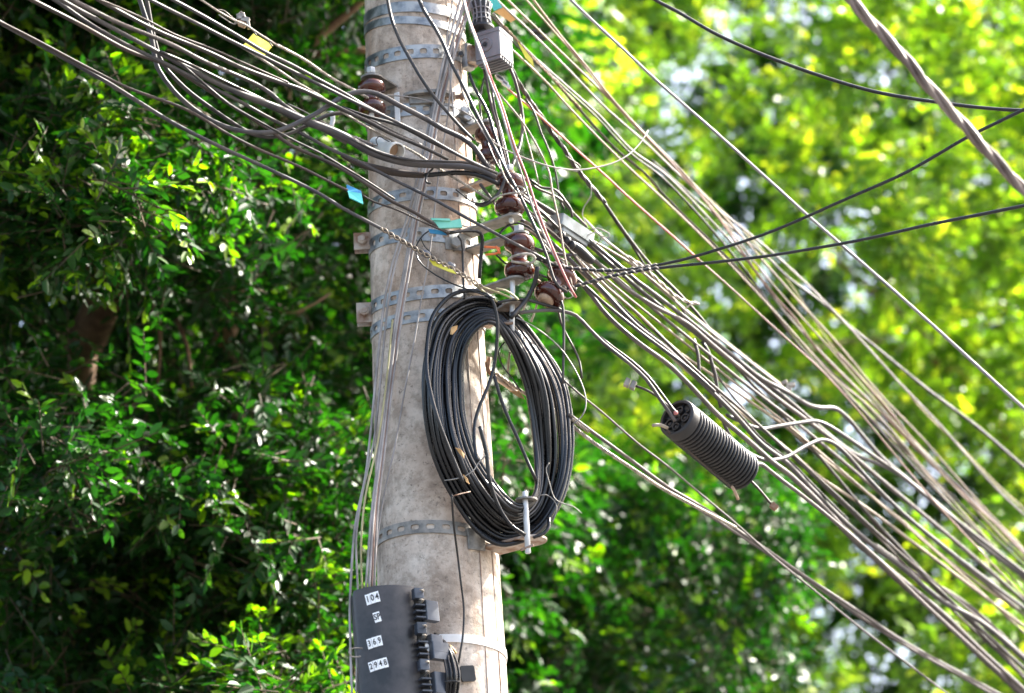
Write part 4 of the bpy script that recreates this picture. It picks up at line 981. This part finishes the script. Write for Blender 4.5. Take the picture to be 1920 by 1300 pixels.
fan('grey wire leaving the fan for the far right edge', 'grey_cable', [4, 5, 7], '1222,300 1300,370 1380,435 1440,485 1477,520 1540,567 1590,610 1640,650 1740,732 1827,797 1935,890', (.9, 1.6, 2.2))
fan('pale wire of the close pair below the orange tag', 'white_wire', 4, '925,25 972,82 1010,115 1072,170 1122,215 1185,282 1245,325 1320,400 1400,488 1465,577 1525,646 1600,722 1680,800 1780,895 1870,985 1935,1051')
fan('dark wire of the close pair below the orange tag', 'dark_cable', 4, '922,30 968,85 1006,118 1068,174 1118,220 1181,287 1240,332 1316,410 1396,505 1460,592 1520,660 1600,737 1690,835 1800,945 1935,1075')
fan('brown cable running just under the yellow dangling tag', 'brown_cable', 5, '918,30 927,37 980,87 1020,127 1060,175 1097,217 1155,280 1210,326 1235,355 1285,407 1340,460 1420,545 1500,650 1590,742 1700,862 1800,966 1935,1096')
fan('tan wire from the grey clamp straight down right', 'tan_wire', 4, '955,88 962,95 1022,152 1072,207 1135,272 1190,325 1245,375 1340,467 1440,572 1510,650 1565,710 1615,750 1665,800 1740,890 1795,950 1860,1022 1935,1104', (-.08, .7, 1.5, 2.2))
fan('brown gritty wire with lumps by the yellow dangling tag', 'rusty_steel', 4, '945,48 972,78 990,98 1012,122 1050,162 1090,205', (.0, .3), 'twist2')
fan('thin yellow wire far down the fan', 'yellow_wire', 3, '1257,300 1300,345 1400,440 1465,510 1490,545 1560,650 1622,722 1700,812 1765,880 1850,975 1935,1068', (1.1, 1.9, 2.3))
fan('thin pale wire at the lower far right corner of the trees', 'yellow_wire', 3.4, '1690,722 1730,770 1800,838 1870,910 1935,968', (1.9, 2.4))
fan('straight grey green wire below the pink bundle', 'tan_wire', 3.4, '1495,650 1580,730 1640,790 1700,850 1760,920 1800,968 1860,1040 1935,1127', (1.7, 2.2))
fan('pale pink wire third in the lower right bundle', 'pink_wire', 5, '1570,662 1652,752 1715,830 1790,908 1862,972 1935,1048', (1.7, 2.2))
fan('rose wire slanting from the small grey connector to the right', 'red_wire', 4, '952,167 1000,207 1047,250 1085,285 1130,325 1175,367 1260,442 1310,487', (-.05, .5))
fan('pink continuation of the rose wire below the black service lines', 'pink_wire', 3.6, '1310,487 1370,540 1440,604 1480,640 1540,695 1600,760 1700,880 1760,950 1850,1046 1935,1136', (.5, 1.7))
CN = thing('wire_connector', 'small pale grey connector where the rose wire starts under the clamp', 'connector', at(940, 152, -.06))
for x, y, a_, b_ in ((937, 146, 20, 5), (942, 152, 26, 6), (949, 160, 18, 5)):
    mb = MB(); k = mpp(x, y, -.06); box(mb, at(x, y, -.06), unit([.75, 0, -.66]), Y, unit([.66, 0, .75]), a_ * k, .012, b_ * k, .001); sharp(mb.build('jaw', 'bright_steel', CN))

GS = 'service leads around the insulators'
S_ = lambda k, label, mat, d, s, o, st=None: W(k, label, mat, d, s, list(o), GS, st)
S_('w', 'bright red wire crossing the insulators down to the tilted one', 'red_wire', 5, '868,-16 872,8 880,37 902,95 922,150 940,195 965,275 985,325 1010,400 1040,475 1067,535 1080,558', (-.16, -.2, -.22, -.2))
S_('w', 'pale wire running close beside the bright red one', 'white_wire', 4, '866,-10 876,32 898,92 918,150 936,196 960,275 976,320 1000,392 1030,462 1052,505 1072,548', (-.17, -.21, -.21, -.19))
S_('w', 'tan wire ending at the tilted insulator, right of the red one', 'tan_wire', 4, '935,175 980,230 1010,280 1030,325 1035,357 1047,412 1060,487 1068,518 1073,540', (-.1, -.14, -.16))
S_('c', 'black lead dropping from the pole edge below the clamp', 'black_cable', 6.5, '880,138 890,165 915,212 925,245 935,275 948,320 952,345', (-.14, -.14, -.18))
S_('c', 'dark brown lead beside the black one under the clamp', 'brown_cable', 6, '908,132 912,150 918,182 925,212 935,245 942,275 951,318', (-.1, -.12, -.16))
S_('c', 'thin black lead hanging from the clamp underside, middle one', 'black_cable', 5, '918,132 922,165 928,205 940,250 950,290 956,320', (-.09, -.12, -.15))
S_('c', 'black cable bulging out right from the clamp to the insulators', 'dark_cable', 6.5, '956,128 965,150 972,178 980,220 979,250 974,275 966,297 958,318', (-.08, -.04, -.12))
S_('s', 'dark twisted cable from the clamp slanting right past the rose wire', 'dark_cable', 9, '955,122 972,155 985,175 995,192 1020,226 1035,250 1060,283 1075,308 1092,330 1110,352 1135,382', (-.06, .1, .2), 'twist3')
S_('c', 'black pair continuing the twisted cable, left strand', 'dark_cable', 6, '1130,376 1172,437 1222,500 1272,550 1317,600 1345,640 1400,710 1450,760 1515,832 1565,890 1615,950 1720,1062 1820,1168 1935,1288', (.2, .6, 1.3, 2.0))
S_('c', 'black pair continuing the twisted cable, right strand', 'black_cable', 4.5, '1126,372 1160,424 1185,460 1217,512 1232,535 1262,560 1290,596', (.2, .5))
S_('w', 'thin black lead hanging right of the twisted cable', 'black_cable', 4, '985,185 1000,207 1015,250 1030,285 1042,325 1045,345 1050,375 1058,392', (.0, .05))
S_('w', 'cream wire sagging in a wide arc below the fan', 'white_wire', 3, '922,265 945,280 972,292 1022,310 1055,317 1085,319 1115,315 1147,307 1170,296 1185,285 1203,265 1215,245', (-.16, -.18, -.1, .0))
S_('w', 'thin tan wire dropping behind the cream arc', 'tan_wire', 3, '975,215 985,250 995,285 1003,315 1010,345', (-.05, -.1))
S_('w', 'thin grey wire curl on the right insulator rim', 'strand', 3, '935,300 945,330 960,352 975,366 985,362 988,350', (-.22, -.2))
S_('w', 'thin wire tie around the waist of the upper right insulator', 'strand', 3.4, '920,377 930,370 945,365 962,362 978,362 984,357 975,350 955,352 935,360', (-.21, -.225, -.21, -.13))
S_('w', 'thick wire tie around the waist of the lower right insulator', 'strand', 5, '952,488 962,481 978,477 996,477 1003,484 1000,492 980,494 958,490', (-.22, -.225, -.2, -.2))
S_('c', 'grey loop round the front of the upper right insulator', 'dark_cable', 6, '948,332 942,350 930,370 916,382 902,386 892,383', (-.2, -.21, -.18))
S_('c', 'black cable dropping from the lower insulator to the coil rod', 'black_cable', 9, '1008,500 1005,520 1000,538 985,565 970,582 958,596', (-.2, -.17, -.2))
S_('c', 'dark cable bowing over the cables right of the insulators', 'dark_cable', 5, '990,335 1005,345 1016,352 1035,354 1048,362 1060,378 1070,392 1073,408', (-.1, -.04))
S_('c', 'dark cable crossing under the bowed one toward the splice box', 'brown_cable', 5, '978,330 995,345 1012,356 1035,365 1055,378 1075,400 1100,425', (-.12, .05))
S_('c', 'grey stub end of a cable pointing right at the middle insulator', 'grey_cable', 6.5, '1002,466 1030,474 1055,478 1080,478', (-.12, -.1))
S_('c', 'pale wire just right of the splice box running on to the far right', 'white_wire', 4.5, '1095,410 1130,446 1175,482 1225,530 1275,574 1340,628 1420,690 1500,752', (.05, .3, .9))
for lb, m_, d_, s in (
    ('thin black lead looping from the upper right insulator to the box clamp', 'black_cable', 4, '945,330 930,305 915,270 905,235 900,200 903,165 910,140'),
    ('black lead arching over the lower right insulator', 'black_cable', 4.5, '935,440 950,425 968,418 990,425 1010,445 1024,470 1035,500'),
    ('short dark lead crossing from the orange tie to the tilted insulator', 'dark_cable', 4, '930,478 955,500 985,512 1012,515 1035,525'),
    ('dark brown lead knotted under the splice box', 'brown_cable', 5, '1000,400 1020,425 1045,445 1075,478 1100,512 1118,530'),
    ('thin black lead zigzagging across the upper right insulator', 'black_cable', 3.4, '925,325 945,345 972,352 995,372 1005,398 1022,412'),
    ('grey brown lead running behind the stacked insulator pair', 'dusty_cable', 6, '900,345 930,385 960,425 1000,470 1040,512 1080,545'),
    ('dark lead from the short black conduit into the dense run', 'dark_cable', 6, '925,340 960,358 990,380 1020,402 1050,432'),
    ('thin tan lead twisting between the two right insulators', 'strand', 3, '930,400 950,420 985,428 1005,440 1030,470 1060,490'),
    ('thin pale lead hanging loose at the tilted insulator', 'white_wire', 2.6, '1040,500 1052,520 1066,545 1074,556 1062,560 1052,552')):
    S_('c', lb, m_, d_, s, (-.15, -.11, -.08))
GRP2 = 'helical grips and service lines on the right'
K2 = W('c', 'black service line rising from the middle insulator to the right edge, upper one', 'black_cable', [6, 6, 7], '1003,484 1050,500 1100,506 1140,508 1185,505 1235,497 1285,486 1340,470 1440,437 1590,372 1700,323 1815,257 1870,230 1935,198', [-.18, -.12, -.2, -.35, -.5], GRP2)
wrap(K2, '1000,482 1030,492 1060,501 1100,506 1140,508 1185,505 1235,497', [-.18, -.12], 6, turns=5, wr=.55, n=1)
K3 = W('c', 'black service line rising from the tilted insulator to the right edge, lower one', 'black_cable', [6, 6, 7], '1062,542 1097,532 1135,521 1210,506 1260,500 1340,492 1440,480 1515,468 1615,450 1740,422 1830,404 1935,383', [-.16, -.14, -.22, -.36, -.5], GRP2)
wrap(K3, '1045,536 1062,541 1097,532 1135,521 1210,506 1235,503', [-.16, -.143], 6, turns=5, wr=.55, n=1)
W('c', 'black service line sagging across the sunlit leaves at the upper right', 'black_cable', [7, 7, 7], '1205,-16 1232,2 1270,22 1335,60 1385,84 1440,107 1540,143 1640,172 1765,193 1860,204 1935,208', [-.15, -.25, -.4], GRP2)
W('b', 'thick brown bundle of three twisted cables at the top right corner', 'bundle_cable', 22, '1575,-28 1592,-4 1640,50 1690,102 1740,162 1790,217 1840,272 1890,325 1945,385', [-1.35, -1.3], GRP2, 'long3')
W('s', 'pale helical grip ending in frayed tips right of the black lines', 'strand', 7, '1170,478 1205,500 1240,532 1270,558 1295,568 1310,570', [.1, .3], GRP2, 'twist2')
W('w', 'frayed wire tip under the pale helical grip', 'strand', 3, '1284,580 1296,570 1305,565', [.3, .3], 'loose tie wires')
for i, s in enumerate(('1108,345 1108,368 1095,388 1092,402 1098,420 1103,428', '1105,432 1120,428 1135,434 1143,440 1140,446 1130,443 1126,436', '1097,448 1104,440 1118,436 1128,444 1122,455 1108,460', '1060,292 1075,302 1088,312 1082,322 1070,318')):
    W('w', ('thin dark wire curl hanging left over the splice box', 'springy wire curl sticking out right of the splice box', 'tangled wire loop at the right end of the splice box', 'small loose wire end on the twisted cable')[i], 'galv_dull', 2.2, s, [.02, .05], 'loose tie wires')

GM = 'cable run descending to the lower right'
R_ = lambda k, label, mat, d, s, o, st=None: W(k, label, mat, d, s, list(o), GM, st)
R_('c', 'thick tan grey cable highest of the lower right run', 'dusty_cable', [8, 8, 8], '966,356 1000,384 1040,420 1100,474 1140,512 1160,530 1172,540 1225,573 1287,606 1337,648 1400,701 1450,742 1515,790 1590,848 1665,911 1740,973 1815,1036 1920,1127 1940,1144', (-.08, .12, .75, 1.5, 2.2))
R_('c', 'blue grey cable feeding the upper swan neck loop', 'grey_cable', [8, 8, 9], '962,345 985,366 1010,382 1060,414 1120,464 1165,502 1195,528 1212,540 1275,588 1325,628 1375,668 1425,708 1477,736 1517,760 1540,765 1565,766 1590,785 1615,815 1655,860 1690,890 1765,955 1840,1022 1935,1092', (-.08, .12, .75, 1.5, 2.2))
R_('c', 'blue grey cable running straight below the swan neck loop', 'grey_cable', [7, 8, 9], '960,350 1000,378 1050,414 1110,464 1170,518 1220,560 1300,622 1375,680 1440,722 1485,757 1527,793 1600,850 1677,884 1765,952 1840,1018 1935,1085', (-.08, .14, .77, 1.5, 2.25))
R_('c', 'grey loop cable swinging from left to right above the middle', 'grey_cable', [7, 7.5, 8], '1362,778 1387,790 1425,804 1462,799 1500,793 1530,790 1550,797 1590,822 1640,857 1690,892 1760,950 1840,1013 1935,1086', (.55, .9, 1.5, 2.1))
R_('c', 'lowest grey loop cable beside the corrugated closure', 'grey_cable', [7, 7.5, 8], '1352,780 1360,800 1375,827 1400,847 1432,862 1470,859 1512,836 1540,825 1560,830 1585,850 1625,895 1690,960 1765,1022 1850,1088 1935,1152', (.4, .8, 1.2, 2.1))
R_('c', 'thin sunlit tan wire ending at the small white clamp', 'tan_wire', 5, '1010,395 1050,418 1100,446 1150,474 1190,500 1237,538 1290,585 1350,632 1400,672 1465,722', (-.05, .2, .9))
R_('c', 'tan wire below the swan neck, crossing the grey loops', 'tan_wire', 6, '985,415 1020,440 1065,486 1105,526 1120,540 1175,595 1225,636 1260,670 1300,705 1375,764 1425,802 1480,846 1540,897 1615,946 1722,1025 1815,1096 1935,1186', (-.1, .1, .75, 1.4, 2.0))
R_('c', 'dark blue cable of the heavy pair passing right above the closure', 'grey_cable', [8, 9, 10], '965,405 1000,428 1050,470 1085,503 1110,526 1125,540 1187,605 1250,655 1325,726 1375,775 1425,830 1475,868 1520,915 1580,975 1640,1026 1690,1063 1765,1126 1840,1168 1935,1248', (-.1, .05, .6, 1.3, 1.9))
R_('c', 'thin black cable lying on the heavy dark blue one', 'black_cable', 4.5, '1100,512 1150,560 1205,612 1262,660 1330,723 1380,770 1430,825 1482,866 1530,915 1590,975', (-.05, 1.0))
R_('c', 'brown grey heavy cable of the pair nearest the closure', 'dusty_cable', [8, 10, 10], '985,425 1020,455 1060,502 1090,532 1110,555 1130,582 1160,612 1200,645 1250,681 1287,716 1350,782 1400,824 1450,868 1475,886 1525,932 1575,984 1615,1023 1690,1087 1765,1149 1840,1221 1935,1308', (-.1, .02, .6, 1.3, 1.9))
R_('c', 'yellow tan wire running through the middle of the lower right', 'tan_wire', 5, '960,372 1000,404 1040,440 1085,488 1125,526 1140,540 1200,592 1250,640 1275,662 1325,696 1370,728 1425,766 1480,806 1540,858 1615,916 1687,973 1790,1061 1935,1163', (-.1, .1, .75, 1.4, 2.1))
R_('c', 'dark brown cable slipping beneath the tan wires at far right', 'brown_cable', [6, 7], '1600,930 1635,975 1690,1033 1765,1116 1805,1150 1870,1215 1935,1284', (1.2, 1.7, 2.1))
R_('c', 'thin brown wire left of the dark one at lower right', 'brown_cable', 4.5, '1480,850 1515,882 1552,920 1602,966 1665,1026 1720,1085 1770,1130 1850,1204 1935,1280', (.9, 1.5, 2.1))
R_('c', 'dusty cable hidden among the tan wires of the dense run', 'dusty_cable', [6, 6, 7], '975,385 1040,432 1130,500 1250,600 1400,722 1520,815 1650,925 1760,1020 1935,1165', (-.1, .3, 1.2, 2.1))
R_('c', 'dark cable threading between the heavy pair and the tan wires', 'dark_cable', [6, 6, 7], '990,400 1060,462 1150,545 1300,690 1420,795 1550,915 1700,1050 1850,1190 1935,1268', (-.1, .3, 1.1, 2.0))
R_('w', 'tan wire weaving under the grey loop cables', 'tan_wire', 4.5, '1000,410 1080,476 1180,560 1330,680 1480,800 1650,945 1800,1075 1935,1200', (-.08, .4, 1.2, 2.1))
R_('c', 'short black riser standing among the right cables', 'dark_cable', 7, '1300,636 1307,657 1310,680 1311,702', (.35, .35))
R_('c', 'black lead bending down beside the short riser', 'dark_cable', 7, '1316,640 1328,660 1334,680 1341,703 1346,738 1352,765', (.4, .45))
R_('c', 'thin grey wire slanting from the riser toward the loops', 'dusty_cable', 4, '1337,692 1362,728 1400,773 1440,815 1475,842 1560,920 1680,1030 1800,1130 1935,1240', (.45, 1.0, 2.0))
R_('c', 'grey lead leaving the closure tail end for the far corner', 'dusty_cable', [8, 7, 8], '1405,877 1415,871 1428,871 1440,880 1465,900 1500,926 1550,966 1600,1008 1660,1062 1730,1130 1830,1222 1935,1318', (.22, .7, 1.3, 2.0))
R_('c', 'dark cable running under the heavy pair to the bottom corner', 'brown_cable', [7, 8], '1575,990 1640,1050 1700,1105 1765,1158 1830,1225 1900,1290 1925,1315', (1.2, 2.1))
R_('c', 'grey violet cable crossing low to the bottom right corner', 'dusty_cable', [8, 9], '1640,1022 1715,1075 1790,1118 1850,1165 1935,1250', (1.4, 2.1))
R_('c', 'tan cable loop hooking over the closure from the upper left, outer of the pair', 'dusty_cable', 7, '958,588 1000,584 1030,582 1060,585 1080,592 1105,617 1130,642 1180,682 1212,712 1237,748 1256,775 1266,790', (-.18, -.1, -.04))
R_('c', 'dark cable of the same pair entering the closure, inner one', 'dark_cable', 5.5, '1125,632 1150,652 1185,678 1215,706 1240,738 1260,765 1274,782', (-.08, -.04))
R_('c', 'dark grey lead above the pair, ending at the tilted insulator', 'dark_cable', 6, '932,568 960,562 990,563 1015,570 1045,578 1056,584', (-.2, -.14))
R_('c', 'thin black upright lead right of the coil top', 'dark_cable', 5.5, '1050,560 1055,575 1057,640 1056,690 1055,720', (-.16, -.15))
R_('w', 'dark wire hanging in a bow right of the coil', 'brown_cable', 4.5, '1048,586 1052,605 1062,628 1077,655 1087,680 1091,710', (-.12, -.14))
R_('w', 'thin grey wire curving down and back to the coil rim', 'galv_dull', 2.8, '968,596 1000,612 1045,647 1070,680 1090,718 1098,745 1098,765 1090,782 1074,796', (-.2, -.15, -.18))
R_('w', 'thin grey wire slanting under the closure to the bottom right', 'dusty_cable', 4, '1056,712 1090,742 1125,770 1200,835 1250,873 1320,932 1375,978 1450,1045 1525,1106 1620,1183 1690,1236 1790,1312', (-.1, .6, 1.5))
R_('c', 'tan brown cable lowest of all, sloping to the bottom right', 'dusty_cable', [7, 7, 8], '1068,778 1105,806 1175,857 1250,912 1325,956 1370,986 1440,1033 1490,1068 1615,1151 1690,1201 1815,1271 1880,1306', (-.08, .8, 2.0))
R_('s', 'pale twisted strand under the lowest cable beside the coil', 'strand', 8, '930,700 960,722 1000,748 1040,770 1075,800 1110,828 1175,872 1240,915 1300,948 1380,990', (-.0, .0, .4), 'strand')
R_('c', 'grey cable merging with the lowest one near the bottom', 'dusty_cable', 6, '1300,948 1400,1012 1500,1078 1610,1155 1700,1212 1800,1268 1865,1305', (.45, 1.9))
R_('w', 'cream wire wound near the coil on the lowest cable', 'tan_wire', 7, '1072,786 1086,797 1104,810', (-.1, -.08), 'tight')
R_('c', 'brown cable end peeping between the pole and the coil', 'rusty_steel', 9, '918,670 914,690 922,702 940,716 960,730 975,742', (-.02, .02))
for s, m_, lb in (('1010,560 1004,580 996,604', 'rusty_steel', 'rusty thin strut right of the coil top, upper one'), ('992,545 985,570 978,590', 'rusty_steel', 'rusty thin strut beside the insulator bolt'), ('956,660 954,680 952,700', 'tan_wire', 'short tan wire end seen through the coil eye')):
    W('w', lb, m_, 4, s, [-.08, -.05], 'short leads at the pole')
# black hooks on two of the fan wires
T = thing('wire_spacer', 'pair of small black spacer blocks on the fan wires right of the clamp', 'spacer', at(1008, 63, .3))
for x, y in ((1003, 60), (1014, 71)):
    mb = MB(); k = mpp(x, y, .3); box(mb, at(x, y, .3), unit([1, 0, .05]), Y, unit([-.05, 0, 1]), 20 * k, .02, 6 * k, .002); sharp(mb.build('block', 'ink', T))
for o in SC.objects:
    if '_w' in o: del o['_w']
